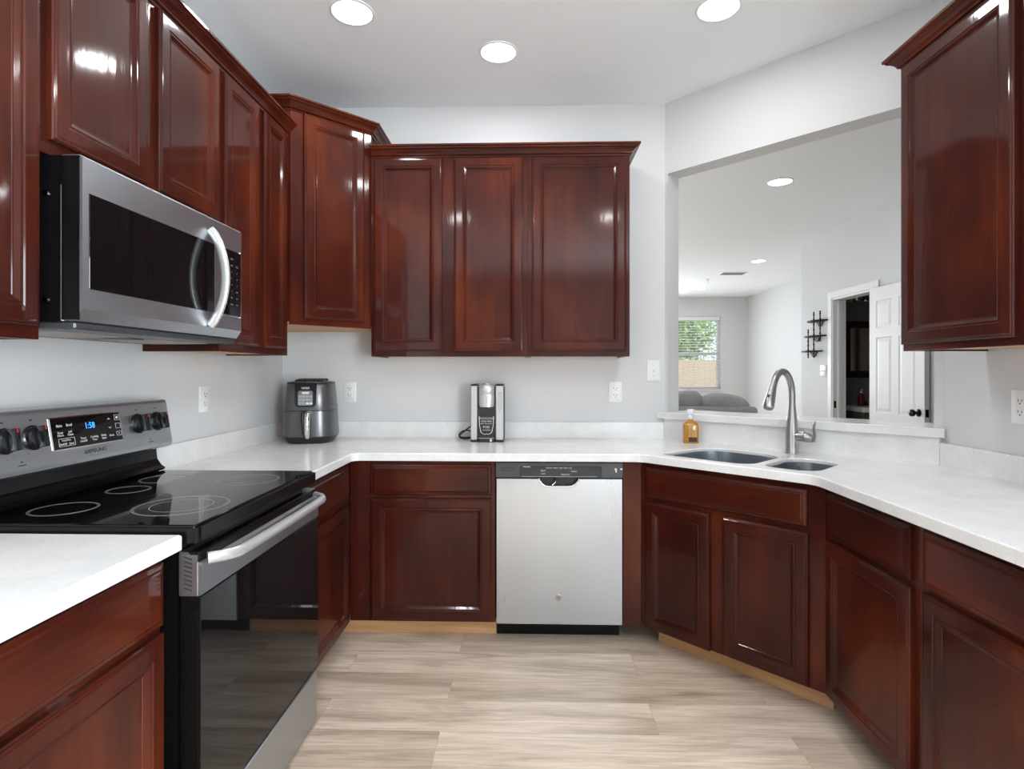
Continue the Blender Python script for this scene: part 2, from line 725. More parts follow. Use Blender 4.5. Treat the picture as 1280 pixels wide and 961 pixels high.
# floors and ceilings
structure('floor', MB().box(-1.6, 7.0, REAR - 0.2, 11.3, -0.05, 0.0), M_FLOOR)
structure('ceiling', MB().prism([(XL - .1, REAR - .1), (XR + .1, REAR - .1), (XR + .1, 2.36), (.80, 3.40), (XL - .1, 3.40)], CZ, CZ + .06), M_CEIL)
structure('ceiling_living', MB().prism([(XL - .1, 3.43), (.84, 3.43), (1.845, 2.425), (1.845, .4), (7, .4), (7, 11.3), (XL - .1, 11.3)], LZ, LZ + .06), M_LIVCEIL)

# kitchen walls
structure('wall_left', MB().box(XL - .12, XL, REAR, 11.13, 0, CZ), M_WALL)
structure('wall_back', MB().prism([(XL, YB), (.787, YB), (.837, YB + .12), (XL, YB + .12)], 0, CZ), M_WALL)
structure('wall_right', MB().prism([(XR, -.5), (XR + .12, -.5), (XR + .12, 2.444), (XR, 2.394)], 0, CZ).box(XR, XR + .12, REAR, -2.5, 0, CZ)
          .box(XR, XR + .12, -2.5, -.5, 0, .45).box(XR, XR + .12, -2.5, -.5, 2.35, CZ), M_WALL)
mb = MB()
q = math.sqrt(.5)


DL = (1.705 - .787) / q
OP0, OP1 = 0.018, 1.268
# local frame: x along the angled wall from the back wall, y through its thickness
for t0, t1, m0, m1, z0, z1 in ((0, DL, -.05, .05, 0, 1.026), (0, OP0, -.05, 0, 1.026, 2.437), (OP1, DL, 0, .05, 1.026, 2.437), (0, DL, -.05, .05, 2.437, CZ)):
    mb.prism([(t0, 0), (t1, 0), (t1 + m1, .12), (t0 + m0, .12)], z0, z1)
o = structure('wall_sink', mb, M_WALL)
o.location = (.787, 3.312, 0)
o.rotation_euler = (0, 0, -PI / 4)
# unseen rear wall, made dark to dim reflections; added frame for side fill light
structure('wall_rear', MB().box(XL, XR, REAR - .12, REAR, 0, CZ), painted('rear_wall_darkened', (.24, .23, .22)))
w2 = MB()
for y in (-2.5, -1.53, -.56):
    w2.box(XR + .02, XR + .09, y, y + .06, .45, 2.35)
w2.box(XR + .02, XR + .09, -2.5, -.5, .45, .51)
w2.box(XR + .02, XR + .09, -2.5, -.5, 2.29, 2.35)
structure('side_fill_frame', w2, M_WHITE)

# living room walls
HX = 3.07                     # hall wall, seen through the pass-through
FY = 11.13                    # far wall
mb = MB()
WX0, WX1, WZ0, WZ1 = 2.78, 3.715, .95, 2.36
mb.box(XL, WX0, FY, FY + .14, 0, LZ)
w3 = MB()
for x in (.10, 2.05):
    w3.box(x, x + .05, FY - .05, FY - .001, .75, 2.35)
w3.box(.10, 2.10, FY - .05, FY - .001, .75, .80)
w3.box(.10, 2.10, FY - .05, FY - .001, 2.30, 2.35)
structure('living_fill_frame', w3, M_WHITE)  # added frame around the unseen far fill light
w4 = MB()
for y in (4.55, 6.60):
    w4.box(XL + .001, XL + .05, y, y + .05, .60, 2.30)
w4.box(XL + .001, XL + .05, 4.55, 6.65, .60, .65)
w4.box(XL + .001, XL + .05, 4.55, 6.65, 2.25, 2.30)
structure('dining_fill_frame', w4, M_WHITE)  # invented frame for the fill light on the left wall
mb.box(WX1, 4.35, FY, FY + .14, 0, LZ)
mb.box(WX0, WX1, FY, FY + .14, 0, WZ0)
mb.box(WX0, WX1, FY, FY + .14, WZ1, LZ)
structure('wall_living_far', mb, M_WALL)
structure('wall_living_right', MB().box(4.23, 4.35, 6.5, FY, 0, LZ), M_WALL)
structure('wall_living_return', MB().box(HX + .12, 5.4, 6.45, 6.5, 0, LZ), M_WALL)
DY0, DY1, DZ = 5.135, 5.846, 2.035
mb = MB()
mb.box(HX, HX + .12, DY1, 6.5, 0, LZ)
mb.box(HX, HX + .12, 4.41, DY0, 0, LZ)
mb.box(HX, HX + .12, DY0, DY1, DZ, LZ)
mb.box(HX, HX + .12, 3.60, 4.41, 2.035, LZ)
mb.box(HX, HX + .12, .5, 3.60, 0, LZ)
structure('wall_hall', mb, M_WALL)
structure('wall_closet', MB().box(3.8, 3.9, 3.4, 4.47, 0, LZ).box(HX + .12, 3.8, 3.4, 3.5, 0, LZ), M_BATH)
structure('wall_living_near', MB().box(XR + .12, HX, .4, .5, 0, LZ), M_WALL)
# bathroom shell
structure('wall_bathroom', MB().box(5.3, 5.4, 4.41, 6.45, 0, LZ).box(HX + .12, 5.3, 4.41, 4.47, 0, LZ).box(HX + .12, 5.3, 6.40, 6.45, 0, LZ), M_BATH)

# door casing and jamb (trim)
mb = MB()
CW = 0.066


def casing(mb, y0, y1, z0, z1):
    mb.box(HX - .014, HX - .0005, y0, y1, z0, z1, .003, 1)


casing(mb, DY1, DY1 + CW, 0, DZ + CW)
casing(mb, DY0 - CW, DY0, 0, DZ + CW)
casing(mb, DY0, DY1, DZ, DZ + CW)
mb.box(HX - .004, HX + .124, DY1 - .018, DY1, 0, DZ)
mb.box(HX - .004, HX + .124, DY0, DY0 + .018, 0, DZ)
mb.box(HX - .004, HX + .124, DY0 + .018, DY1 - .018, DZ - .018, DZ)
mb.box(HX + .045, HX + .075, DY1 - .030, DY1 - .018, 0, DZ - .018)
structure('trim_1', mb, M_WHITE)

# window: frame, sashes, glass
win = thing('window_1', None, None, (0, 0, 0))
tag(win, kind='structure')
mb = MB()
mb.box(WX0, WX0 + .05, FY + .05, FY + .11, WZ0, WZ1)
mb.box(WX1 - .05, WX1, FY + .05, FY + .11, WZ0, WZ1)
mb.box(WX0, WX1, FY + .05, FY + .11, WZ1 - .05, WZ1)
mb.box(WX0, WX1, FY + .05, FY + .11, WZ0, WZ0 + .05)
mb.box(WX0, WX1, FY + .055, FY + .10, 1.62, 1.665)
tag(mb.build('window_frame', M_WHITE, win), kind='structure')
tag(MB().box(WX0 - .03, WX1 + .03, FY - .035, FY + .05, WZ0 - .022, WZ0, .004, 1).build('window_sill', M_WHITE, win), kind='structure')
tag(MB().box(WX0 + .05, WX1 - .05, FY + .078, FY + .082, WZ0 + .05, WZ1 - .05).build('window_glass', M_GLASS, win), kind='structure')

# ================================================================== COUNTERS
CT, CB = .914, .878
E_, N_ = Vector((q, -q)), Vector((q, q))


def uv(u, v):
    p = E_ * u + N_ * v
    return (p.x, p.y)


BOWL1 = round_poly([(-1.462, 2.318, .05), (-1.035, 2.318, .07), (-1.030, 2.690, .13), (-1.425, 2.735, .15)])
BOWL2 = round_poly([(-.998, 2.330, .07), (-.785, 2.330, .08), (-.785, 2.655, .09), (-.998, 2.672, .09)])
outer = round_poly([(XL, 2.094, 0), (-.828, 2.094, 0), (-.828, 2.657, .035), (.52, 2.657, .10), (1.061, 2.135, .10), (1.061, .85, 0),
                    (XR, .85, 0), (XR, 2.394, 0), (.787, YB, 0), (XL, YB, 0)], 6)
# outline is traversed anticlockwise seen from above
area = sum(outer[i - 1][0] * outer[i][1] - outer[i][0] * outer[i - 1][1] for i in range(len(outer)))
if area < 0:
    outer.reverse()
mb = MB()
slab_holes(mb, outer, [[uv(*p) for p in BOWL1], [uv(*p) for p in BOWL2]], CB, CT)
tag(mb.build('countertop', M_QUARTZ), 'white quartz countertop wrapping from stove past dishwasher and sink to the right wall', 'countertop')
mb = MB()
slab_holes(mb, [(XL, .35), (-.818, .35), (-.818, 1.318), (XL, 1.318)], [], CB, CT)
tag(mb.build('countertop', M_QUARTZ), 'short white quartz countertop nearest the camera, left of the stove', 'countertop')


def splash(label, poly, z1=1.006):
    mb = MB()
    slab_holes(mb, poly, [], CT, z1, .002)
    return tag(mb.build('backsplash', M_QUARTZ), label, 'backsplash')


splash('low white quartz backsplash strip on left wall, stove to corner', [(XL, 2.094), (XL + .02, 2.094), (XL + .02, YB - .02), (XL, YB - .02)])
splash('low white quartz backsplash strip on back wall behind the coffee maker', [(XL, YB - .02), (.775, YB - .02), (.787, YB), (XL, YB)])
splash('tall white quartz backsplash behind the faucet, under the ledge', [(.7773, 3.2937), (1.6848, 2.3862), (1.7035, 2.3940), (.7863, 3.3112)], 1.026)
splash('low white quartz backsplash strip on right wall below the outlet', [(XR - .02, .85), (XR, .85), (XR, 2.394), (XR - .02, 2.384)], 1.006)

# ledge of the pass-through
a = [(.738, 3.302), (1.684, 2.356), (1.7035, 2.3755), (1.7035, 2.3945), (1.685, 2.4135), (1.862, 2.59), (.977, 3.478), (.802, 3.299), (.785, 3.311)]
mb = MB()
slab_holes(mb, a, [], 1.028, 1.066, .004)
tag(mb.build('bar_ledge', M_QUARTZ), 'white quartz bar ledge in the pass-through opening behind the faucet', 'ledge')

# ================================================================== BASE CABINETS
DZ0, DZ1, RZ0, RZ1 = .112, .692, .710, .857
# left run (faces +x)
FX = -.862
t = base_cabinet('cherry base cabinet nearest the camera, left of the stove', (FX, .72, 0), PI / 2, .586,
                 [('drawer', .02, .578, RZ0, RZ1), ('door', .02, .578, DZ0, DZ1)])
t = base_cabinet('narrow cherry base cabinet right of the stove, in the left corner', (FX, 2.098, 0), PI / 2, .615,
                 [('drawer', .02, .565, RZ0 - .015, RZ1), ('door', .02, .565, DZ0, DZ1 - .025)], toe_x=(0, .55))
# back run (faces -y)
BY = 2.715
t = base_cabinet('cherry base cabinet left of the dishwasher, below the coffee maker', (-.860, BY, 0), 0, .700,
                 [('drawer', .104, .682, RZ0, RZ1), ('door', .104, .682, DZ0, DZ1)], toe_x=(-.10, None))
# sink base (angled)
SX, SY = .535, 2.715
t = base_cabinet('angled cherry sink base cabinet with two doors under the sink', (SX, SY, 0), -PI / 4, .805,
                 [('drawer', .028, .742, .712, .852), ('door', .028, .350, DZ0 - .012, DZ1 - .004), ('door', .408, .747, DZ0 - .005, DZ1 - .004)], d=.5, hollow=True, toe_x=(.03, .80))
f = MB()
f.box(-.087, -.002, 0, .016, .09, .872)
o = f.build('filler_panel', M_WOODV, t, rot=(0, 0, PI / 4))
# right run (faces -x)
RX = 1.105
t = base_cabinet('cherry base cabinet just right of the sink base', (RX, 2.142, 0), -PI / 2, .512,
                 [('drawer', .020, .478, RZ0 - .012, RZ1), ('door', .020, .482, DZ0, DZ1 - .012)], d=.57, toe_raw=False)
t = base_cabinet('cherry base cabinet nearest the camera on the right side', (RX, 1.629, 0), -PI / 2, .60,
                 [('drawer', .020, .57, RZ0 - .005, RZ1), ('door', .020, .57, DZ0, DZ1 - .005)], d=.57, toe_raw=False)

# ================================================================== WALL CABINETS
UZ, UH = 1.374, 1.071
LX = -1.158
upper_cabinet('cherry wall cabinet at far left, left of the microwave', (LX, .72, UZ), PI / 2, .592, UH, .29,
              [('door', .03, .578, .028, 1.052)])
upper_cabinet('short two-door cherry wall cabinet directly above the microwave', (LX, 1.313, 1.822), PI / 2, .778, .623, .29,
              [('door', .019, .362, .034, .604), ('door', .414, .757, .034, .604)])
upper_cabinet('two-door cherry wall cabinet between microwave and angled corner cabinet', (LX, 2.092, UZ), PI / 2, .606, UH, .29,
              [('door', .017, .288, .028, 1.052), ('door', .336, .568, .028, 1.052)])
t = thing('crown_molding', 'dark cherry crown molding along the left row of wall cabinets', 'molding')
mb = MB()
sweep(mb, [(LX, 2.696), (LX, .72)][::-1], [(o, z + 2.429) for o, z in CROWN])
mb.build('molding', M_WOODH, t)

UBY = 3.005
upper_cabinet('two-door cherry wall cabinet on back wall above the coffee maker', (-.838, UBY, UZ + .003), 0, .832, UH, .307,
              [('door', .016, .380, .028, 1.050), ('door', .444, .806, .028, 1.050)])
upper_cabinet('single-door cherry wall cabinet on back wall above the dishwasher', (-.006, UBY, UZ + .003), 0, .536, UH, .307,
              [('door', .022, .516, .028, 1.050)])
t = thing('crown_molding', 'dark cherry crown molding along the back wall cabinets', 'molding')
mb = MB()
sweep(mb, [(.53, 3.312), (.53, UBY), (-.836, UBY)][::-1], [(o, z + 2.432) for o, z in CROWN])
mb.build('molding', M_WOODH, t)

# corner cabinet: five-sided carcass
CO = Vector((-1.145, 2.702))
rot = Matrix.Rotation(-PI / 4, 2)


def loc45(x, y):
    p = rot @ (Vector((x, y)) - CO)
    return (p.x, p.y)


CW_ = .4313
t = thing('wall_cabinet', 'angled corner cherry wall cabinet mounted higher, above the air fryer', 'cabinet', (CO.x, CO.y, 1.525), PI / 4)
pent = [(0, 0), (CW_, 0), loc45(-.84, 3.310), loc45(-1.448, 3.310), loc45(-1.448, 2.702)]
mb = MB()
mb.prism(pent, .014, 1.055)
mb.box(0, CW_, -.001, .018, 0, 1.055)
mb.build('cabinet_box', M_WOODV, t)
u = MB()
u.prism(offset(pent, .012), .004, .0139)
tag(u.build('underside_panel', M_RAW, t), 'unvarnished pale maple underside panel')
front('door', t, .062, .385, .032, 1.030)
mb = MB()
sweep(mb, [pent[2], pent[1], pent[0], pent[4]][::-1], [(o, z + 1.030) for o, z in CROWN])
mb.build('crown_molding', M_WOODH, t)

# right wall cabinet (faces -x)
URX = 1.405
t = upper_cabinet('cherry wall cabinet on the right wall above the right outlet', (URX, 2.177, UZ), -PI / 2, .97, UH, .298,
                  [('door', .010, .505, .024, 1.052), ('door', .565, .955, .024, 1.052)])
mb = MB()
sweep(mb, [(0, .298), (0, 0), (.97, 0)], [(o, z + 1.055) for o, z in CROWN])
mb.build('crown_molding', M_WOODH, t)

# ================================================================== RANGE
RW = .757
rng = thing('electric_range', 'stainless and black freestanding electric range with glass cooktop on the left', 'range', (-.785, 1.328, 0), PI / 2)
MB().box(.004, RW - .004, .052, .62, .02, .889).build('body', M_BLACK, rng)
for x in (.03, RW - .06):
    for y in (.1, .55):
        MB().lathe([(.014, 0), (.014, .022)], 12, (x + .015, y, 0)).build('foot', M_BLKPL, rng)
# cooktop: enamel rim with glass slab
ct = MB()
ct.prism(rrect(0, RW, 0, .590, .014), .890, .926)
cook = ct.build('cooktop', M_BLACK, rng)
lp = rrect(.006, RW - .006, .010, .575, .012)
gl = MB()
gl.loft([[(x, y, .926) for x, y in lp], [(x, y, .930) for x, y in lp], [(x, y, .932) for x, y in offset(lp, .003)]])
gl.build('glass_surface', M_GLASSBLK, cook)


def burner(x, y, r, inner=None):
    m = MB()
    m.ring_flat(r - .0016, r, .932, (x, y, 0))
    m.ring_flat(r - .0060, r - .0050, .932, (x, y, 0))
    if inner:
        m.ring_flat(inner - .0014, inner, .932, (x, y, 0))
    m.build('burner_ring', M_RING, cook)


burner(.155, .455, .078)
burner(.205, .165, .118, .078)
burner(.400, .455, .060)
burner(.580, .455, .078)
burner(.575, .165, .098, .060)
# backguard
bgp = [(.590, .890), (.590, .930), (.572, .934), (.566, .942), (.582, .952), (.598, .975), (.604, 1.032), (.660, 1.032), (.660, .890)]
bk = MB()
bk.loft([[(x, y, z) for y, z in bgp] for x in (.006, RW - .006)])
bk.build('backguard_base', M_BLACK, rng)
cp = [(.545, 1.028), (.545, 1.040), (.569, 1.184), (.573, 1.192), (.580, 1.195), (.660, 1.195), (.660, 1.020), (.560, 1.020)]
cn = MB()
cn.loft([[(x, y, z) for y, z in cp] for x in (.0, RW)])
con = cn.build('control_console', M_STEEL, rng)
slope = math.atan2(.024, .144)
# console face frame: origin at its lower edge; local x along, z up the slope
face = (0, .545, 1.040)


def onface(mb, name, mat, smooth=None, parent=con):
    o = mb.build(name, mat, parent, smooth)
    o.location = face
    o.rotation_euler = (-slope, 0, 0)
    return o


onface(MB().box(.232, .505, -.0025, .001, .036, .126, .001, 1), 'display_panel', M_GLASSBLK)
pr = MB()
pr.box(.229, .508, -.0012, .001, .033, .036)
pr.box(.229, .508, -.0012, .001, .126, .129)
pr.box(.229, .232, -.0012, .001, .033, .129)
pr.box(.505, .508, -.0012, .001, .033, .129)
onface(pr, 'display_bezel', M_CHROME)
tx = MB()
for body, x, z, s in (('Bake', .262, .103, .011), ('Broil', .297, .103, .011), ('Keep', .262, .083, .009), ('Warm', .262, .075, .009),
                      ('Self', .297, .083, .009), ('Clean', .297, .075, .009), ('Temp/Time', .279, .060, .007), ('On/Off', .266, .049, .009), ('Start', .296, .049, .009),
                      ('Timer', .342, .059, .009), ('On/Off', .342, .050, .009), ('Cooking', .385, .059, .009), ('Time', .385, .050, .009),
                      ('Delay', .424, .059, .009), ('Start', .424, .050, .009), ('Clock', .457, .055, .009)):
    text_mb(tx, body, s, x, z, -.0027)
for z, sgn in ((.108, 1), (.080, -1)):
    tx.prism_y([(.448, z - .003 * sgn), (.455, z + .003 * sgn), (.462, z - .003 * sgn), (.455, z + .0005 * sgn)], -.0031, -.0026)


def frame_rect(m, x0, x1, z0, z1, y, w=.0009):
    m.box(x0, x1, y - .0005, y, z0, z0 + w)
    m.box(x0, x1, y - .0005, y, z1 - w, z1)
    m.box(x0, x0 + w, y - .0005, y, z0, z1)
    m.box(x1 - w, x1, y - .0005, y, z0, z1)


frame_rect(tx, .252, .310, .043, .066, -.0026)
frame_rect(tx, .480, .501, .101, .119, -.0026)
frame_rect(tx, .480, .501, .075, .091, -.0026)
frame_rect(tx, .480, .501, .051, .065, -.0026)
tx.lathe([(.0045, -.0031), (.0045, -.0026)], 12, (.4905, 0, .110), 'y')
text_mb(tx, 'II', .009, .4905, .058, -.0027)
onface(tx, 'key_lettering', M_PALEINK)
onface(text_mb(MB(), '1:58', .026, .374, .094, -.0027, stretch=.9), 'clock_digits', M_CLOCK)
onface(text_mb(MB(), 'SAMSUNG', .017, .385, .016, -.0006, stretch=1.15), 'nameplate', M_INK)
for x in (.090, .175, .590, .690):
    km = MB()
    for a in range(5):
        an = R(-60 + 30 * a)
        text_mb(km, '.', .02, x + .042 * math.sin(an), .080 - .042 * math.cos(an), -.0006)
    km.box(x - .004, x + .004, -.0006, .001, .126, .130)
    onface(km, 'dial_ticks', M_INK)  # printed tick dots and a bar around the knob, not letters
for x in (.130, .640):
    km = MB()
    km.lathe([(.0025, -.0006), (.0025, .0005)], 10, (x, 0, .020), 'y')
    km.box(x - .012, x + .012, -.0006, .0005, .010, .0125)
    onface(km, 'indicator_mark', M_INK)


def range_knob(x):
    m = MB()
    m.lathe([(.034, .0), (.034, -.004), (.031, -.007), (.030, -.016), (.026, -.019)], 28, (x, 0, .080), 'y')
    m.box(x - .009, x + .009, -.040, -.016, .080 - .029, .080 + .029, .004, 2)
    k = onface(m, 'knob', M_KNOB, 35)
    r = MB()
    r.box(x - .0018, x + .0018, -.0405, -.037, .097, .108)
    r.build('pointer_mark', M_RED, k)


for x in (.090, .175, .590, .690):
    range_knob(x)
# oven door
od = MB()
od.box(.004, RW - .004, 0, .048, .212, .868, .003, 1)
odoor = od.build('oven_door', M_BLACK, rng)
od = MB()
prof = [(.0, .764), (-.006, .766), (-.006, .836), (-.003, .841), (.026, .868), (.046, .869), (.046, .764)]
od.loft([[(x, y, z) for y, z in prof] for x in (.002, RW - .002)])
od.build('door_trim', M_STEEL, odoor)
MB().box(.002, RW - .002, -.0055, .0, .214, .762, .001, 1).build('door_glass', M_GLASSBLK, odoor)
vs = MB()
for i in range(5):
    x = .17 + i * .085
    for a_ in (.25, .50):
        p0 = Vector((-.003, .841)).lerp(Vector((.026, .868)), a_)
        p1 = Vector((-.003, .841)).lerp(Vector((.026, .868)), a_ + .14)
        nrm = Vector((-.027, .029)).normalized() * .0005
        vs.loft([[(xx, p0.x + nrm.x, p0.y + nrm.y), (xx, p1.x + nrm.x, p1.y + nrm.y), (xx, p1.x + .002, p1.y - .003), (xx, p0.x + .002, p0.y - .003)] for xx in (x, x + .078)])
vs.build('vent_slot', M_SLOT, odoor)
sv = MB()
sv.box(.0005, .003, .002, .046, .766, .862)
svo = sv.build('side_trim', M_STEEL, odoor)
vs = MB()
for i in range(8):
    z = .776 + i * .0105
    vs.loft([[(-.0002, .014, z), (-.0002, .014, z + .004), (-.0002, .034, z + .010), (-.0002, .034, z + .006)],
             [(.002, .014, z), (.002, .014, z + .004), (.002, .034, z + .010), (.002, .034, z + .006)]])
vs.build('side_vent', M_SLOT, odoor)
hp = []
for i in range(25):
    f_ = i / 24
    x = .030 + f_ * .697
    bow = min(1.0, min(f_, 1 - f_) / .085)
    y = -.006 - .048 * math.sin(bow * PI / 2) - .006 * math.sin(f_ * PI)
    hp.append((x, y, .846))
MB().tube(hp, [.0145] * 25, 14, .75).build('handle', M_SILVER, odoor, 60)
MB().box(.004, RW - .004, -.002, .046, .018, .200, .003, 1).build('storage_drawer', M_STEEL, rng)

# ================================================================== MICROWAVE
MWW = .755
mw = thing('over_range_microwave', 'stainless over-the-range microwave hung under the short left cabinet', 'microwave', (-1.065, 1.325, 1.40), PI / 2)
MB().box(.002, MWW - .002, .052, .382, .018, .416).build('body', M_BLACK, mw)
# door: side profile with a chamfered foot
mp_ = [(.050, .020), (.018, .020), (.0, .048), (.0, .410), (.006, .417), (.050, .417)]


def mw_slab(x0, x1, name, mat, parent):
    m = MB()
    m.loft([[(x, y, z) for y, z in mp_] for x in (x0, x1)])
    return m.build(name, mat, parent)


mdoor = mw_slab(.002, .584, 'door', M_STEEL, mw)
MB().box(.0, .002, .006, .050, .022, .414).build('door_edge', M_BLACK, mdoor)
MB().box(.022, .570, -.002, .004, .098, .330, .001, 1).build('window', M_GLASSBLK, mdoor)
hp, hr = [], []
for i in range(21):
    f_ = i / 20
    z = .052 + f_ * .318
    y = -.004 - .052 * math.sin(f_ * PI) ** .7
    hp.append((.540, y, z))
    hr.append(.0155)
MB().tube(hp, hr, 12, .62).build('handle', M_SILVER, mdoor, 60)
mcp = mw_slab(.586, MWW - .002, 'control_panel', M_STEEL, mw)
MB().box(.614, .742, -.002, .004, .098, .332, .003, 2).build('key_panel', M_GLASSBLK, mcp)
fr = MB()
fr.box(.742, .7445, -.003, .004, .094, .336)
fr.box(.614, .7445, -.003, .004, .0945, .0975)
fr.build('key_panel_bezel', M_CHROME, mcp)
kt = MB()
for r_ in range(8):
    for c_ in range(3):
        x = .645 + c_ * .036
        z = .300 - r_ * .023
        if r_ == 0 and c_ != 1:
            continue
        text_mb(kt, ('12:00' if r_ == 0 else ['Pop', 'Def', 'Heat', '1', '2', '3', '4', '5', '6', '7', '8', '9', 'ECO', '0', '+30', 'Stop', 'OK', 'Go', 'Vent', 'Lamp', 'Set'][(r_ - 1) * 3 + c_]), .008, x, z, -.0022)
kt.build('key_lettering', pbr('dim_grey_print', (.22, .22, .22), .5), mcp)
und = MB()
und.box(.004, MWW - .004, .02, .382, .0, .018, .004, 1)
un = und.build('underside', M_DKGREY, mw)
for x in (.05, .44):
    MB().box(x, x + .26, .10, .30, -.003, .001).build('grease_filter', M_MESH, un)
MB().box(.33, .42, .14, .20, -.003, .001).build('lamp_cover', M_BLKPL, un)
for z in (.07, .325):
    MB().lathe([(.006, -.0015), (.006, .003), (.003, .003)], 12, (.0, .088, z), 'x').build('side_screw', M_CHROME, mw)
MB().box(.0005, .003, .048, .0515, .02, .345).build('door_gap_trim', M_SILVER, mw)

# ================================================================== DISHWASHER
dw = thing('dishwasher', 'stainless built-in dishwasher with dark control strip', 'dishwasher', (-.157, 2.697, 0), 0)
W = .602
MB().box(.004, W - .004, .03, .58, .098, .868).build('body', M_BLKPL, dw)
MB().box(.0, W + .0, .118, .135, .0, .095).build('toe_kick', M_BLACK, dw)
# front with a pocket notch for the hand
notch = [(.395, .792), (.388, .778), (.376, .764), (.362, .757), (.345, .754), (.252, .754), (.236, .757), (.221, .766), (.211, .778), (.205, .792)]
poly = [(.002, .100), (W - .002, .100), (W - .002, .792)] + notch + [(.002, .792)]
dm = MB()
dm.loft([[(x, .030, z) for x, z in poly], [(x, .004, z) for x, z in poly], [(x, 0.0, z) for x, z in offset(poly, .003)]])
dd = dm.build('door', M_STEELV, dw)
MB().tube([(x, .001, z - .001) for x, z in notch], .0042, 8).build('pocket_lip', M_CHROME, dd, 60)
MB().box(.2, .4, .026, .031, .74, .80).build('pocket_back', M_BLKPL, dd)
gp = MB()
gp.tube([(.275, .020, .790), (.285, .012, .783), (.283, .006, .770), (.268, .004, .759)], .004, 8)
gp.build('pocket_grip', M_CHROME, dd, 60)
bd = MB()
bd.lathe([(.0155, 0.0), (.0155, -.002), (.0135, -.0028), (.0125, -.0018), (.0, -.0018)], 32, (.297, 0, .228), 'y', True, False)
bdo = bd.build('badge', M_NICKEL, dd, 40)
text_mb(MB(), 'GE', .013, .297, .228, -.0018).build('badge_lettering', M_INK, bdo)
cs = MB().box(.0, W, -.004, .030, .795, .868, .003, 1).build('control_strip', M_STRIP, dw)
v = MB()
for z in (.838, .826):
    v.box(.022, .058, -.0046, -.003, z, z + .005)
    v.box(.060, .092, -.0046, -.003, z, z + .005)
v.build('vent_slot', M_SLOT, cs)
MB().box(.115, .500, -.0055, -.003, .800, .850, .002, 1).build('key_recess', pbr('blue_black_plastic', (.028, .031, .040), .18), cs)
k = MB()
text_mb(k, 'Normal  Heavy  Light  Rinse  Dry', .009, .300, .843, -.0057)
text_mb(k, 'Start', .012, .225, .830, -.0057)
text_mb(k, 'Cycle', .009, .225, .816, -.0057)
text_mb(k, 'Options', .009, .370, .827, -.0057)
text_mb(k, 'Delay Hours', .008, .330, .812, -.0057)
k.box(.130, .165, -.0060, -.0050, .846, .8485)
k.box(.120, .480, -.0060, -.0050, .8015, .8025)
k.build('key_lettering', M_PALEINK, cs)
k = MB()
k.prism_y([(.560, .842), (.572, .842), (.572, .822), (.567, .822)], -.0046, -.003)
k.box(.588, .598, -.0046, -.003, .834, .842)
k.build('latch_mark', M_PALEINK, cs)

# ================================================================== SINK AND FAUCET
sink = thing('kitchen_sink', 'double-bowl stainless undermount sink set in the angled counter', 'sink', (0, 0, 0), -PI / 4)
# local x = u, local y = v


def bowl(loop, depth, name):
    m = MB()
    zs = [(.0008, .9000), (.0030, .8990), (.0040, .860), (.006, CB - depth + .05), (.016, CB - depth + .018), (.036, CB - depth + .004), (.060, CB - depth)]
    loops = [[(x, y, z) for x, y in offset(loop, d)] for d, z in zs]
    cx = sum(p[0] for p in loop) / len(loop)
    cy_ = sum(p[1] for p in loop) / len(loop)
    loops.append([(cx + (x - cx) * .12, cy_ + (y - cy_) * .12, CB - depth - .003) for x, y in loop])
    m.loft(loops, False, True)
    b = m.build(name, M_SINK, sink, 50)
    MB().lathe([(.042, .0012), (.040, .004), (.030, .002), (.012, .0005), (.010, .004), (.004, .004)], 24, (cx, cy_, CB - depth - .002)).build('drain', M_CHROME, b, 40)


bowl(BOWL1, .20, 'bowl')
bowl(BOWL2, .17, 'bowl')

fa = uv(-1.04, 2.785)
fau = thing('kitchen_faucet', 'brushed nickel gooseneck pull-down faucet behind the sink', 'faucet', (fa[0], fa[1], CT), -PI / 4)
# local: -y toward the sink front, +x to the right
MB().lathe([(.030, 0), (.030, .004), (.0285, .010), (.0285, .085), (.027, .11), (.021, .17), (.0165, .215), (.0155, .23)], 28).build('body', M_NICKEL, fau, 40)
pts = [(0, 0, .225)]
rr = .112
for i in range(0, 19):
    a_ = R(i * 8.6)
    pts.append((0, -rr + rr * math.cos(a_), .272 + rr * math.sin(a_)))
MB().tube(pts, .0148, 16).build('gooseneck', M_NICKEL, fau, 60)
e = Vector(pts[-1])
d_ = (Vector(pts[-1]) - Vector(pts[-2])).normalized()
hd = MB()
hd.tube([e, e + d_ * .03, e + d_ * .07, e + d_ * .105, e + d_ * .112], [.0150, .0175, .0215, .0232, .019], 18)
head = hd.build('spray_head', M_NICKEL, fau, 50)
bn = MB()
c1 = e + d_ * .055 + Vector((0, -.019, -.004))
bn.tube([c1 - d_ * .018, c1 - d_ * .012, c1 + d_ * .012, c1 + d_ * .02], [.004, .007, .007, .004], 10)
c2 = e + d_ * .022 + Vector((0, -.016, -.002))
bn.tube([c2 - d_ * .006, c2, c2 + d_ * .006], [.003, .0055, .003], 10)
bn.build('spray_button', M_BLKPL, head, 60)
MB().tube([(.018, 0, .082), (.040, 0, .083), (.055, 0, .082), (.075, 0, .079), (.088, 0, .075), (.092, 0, .073)], [.0215, .0225, .0225, .0215, .016, .006], 18).build('valve_hub', M_NICKEL, fau, 50)
MB().lathe([(.0231, .0565), (.0231, .0585)], 24, (0, 0, .0822), 'x').build('hub_joint', M_BLKPL, fau)
MB().tube([(.084, 0, .066), (.096, -.004, .070), (.103, -.010, .090), (.102, -.018, .118), (.104, -.022, .140), (.112, -.026, .158)], [.008, .010, .0095, .0085, .0075, .003], 12, .6).build('lever', M_NICKEL, fau, 60)

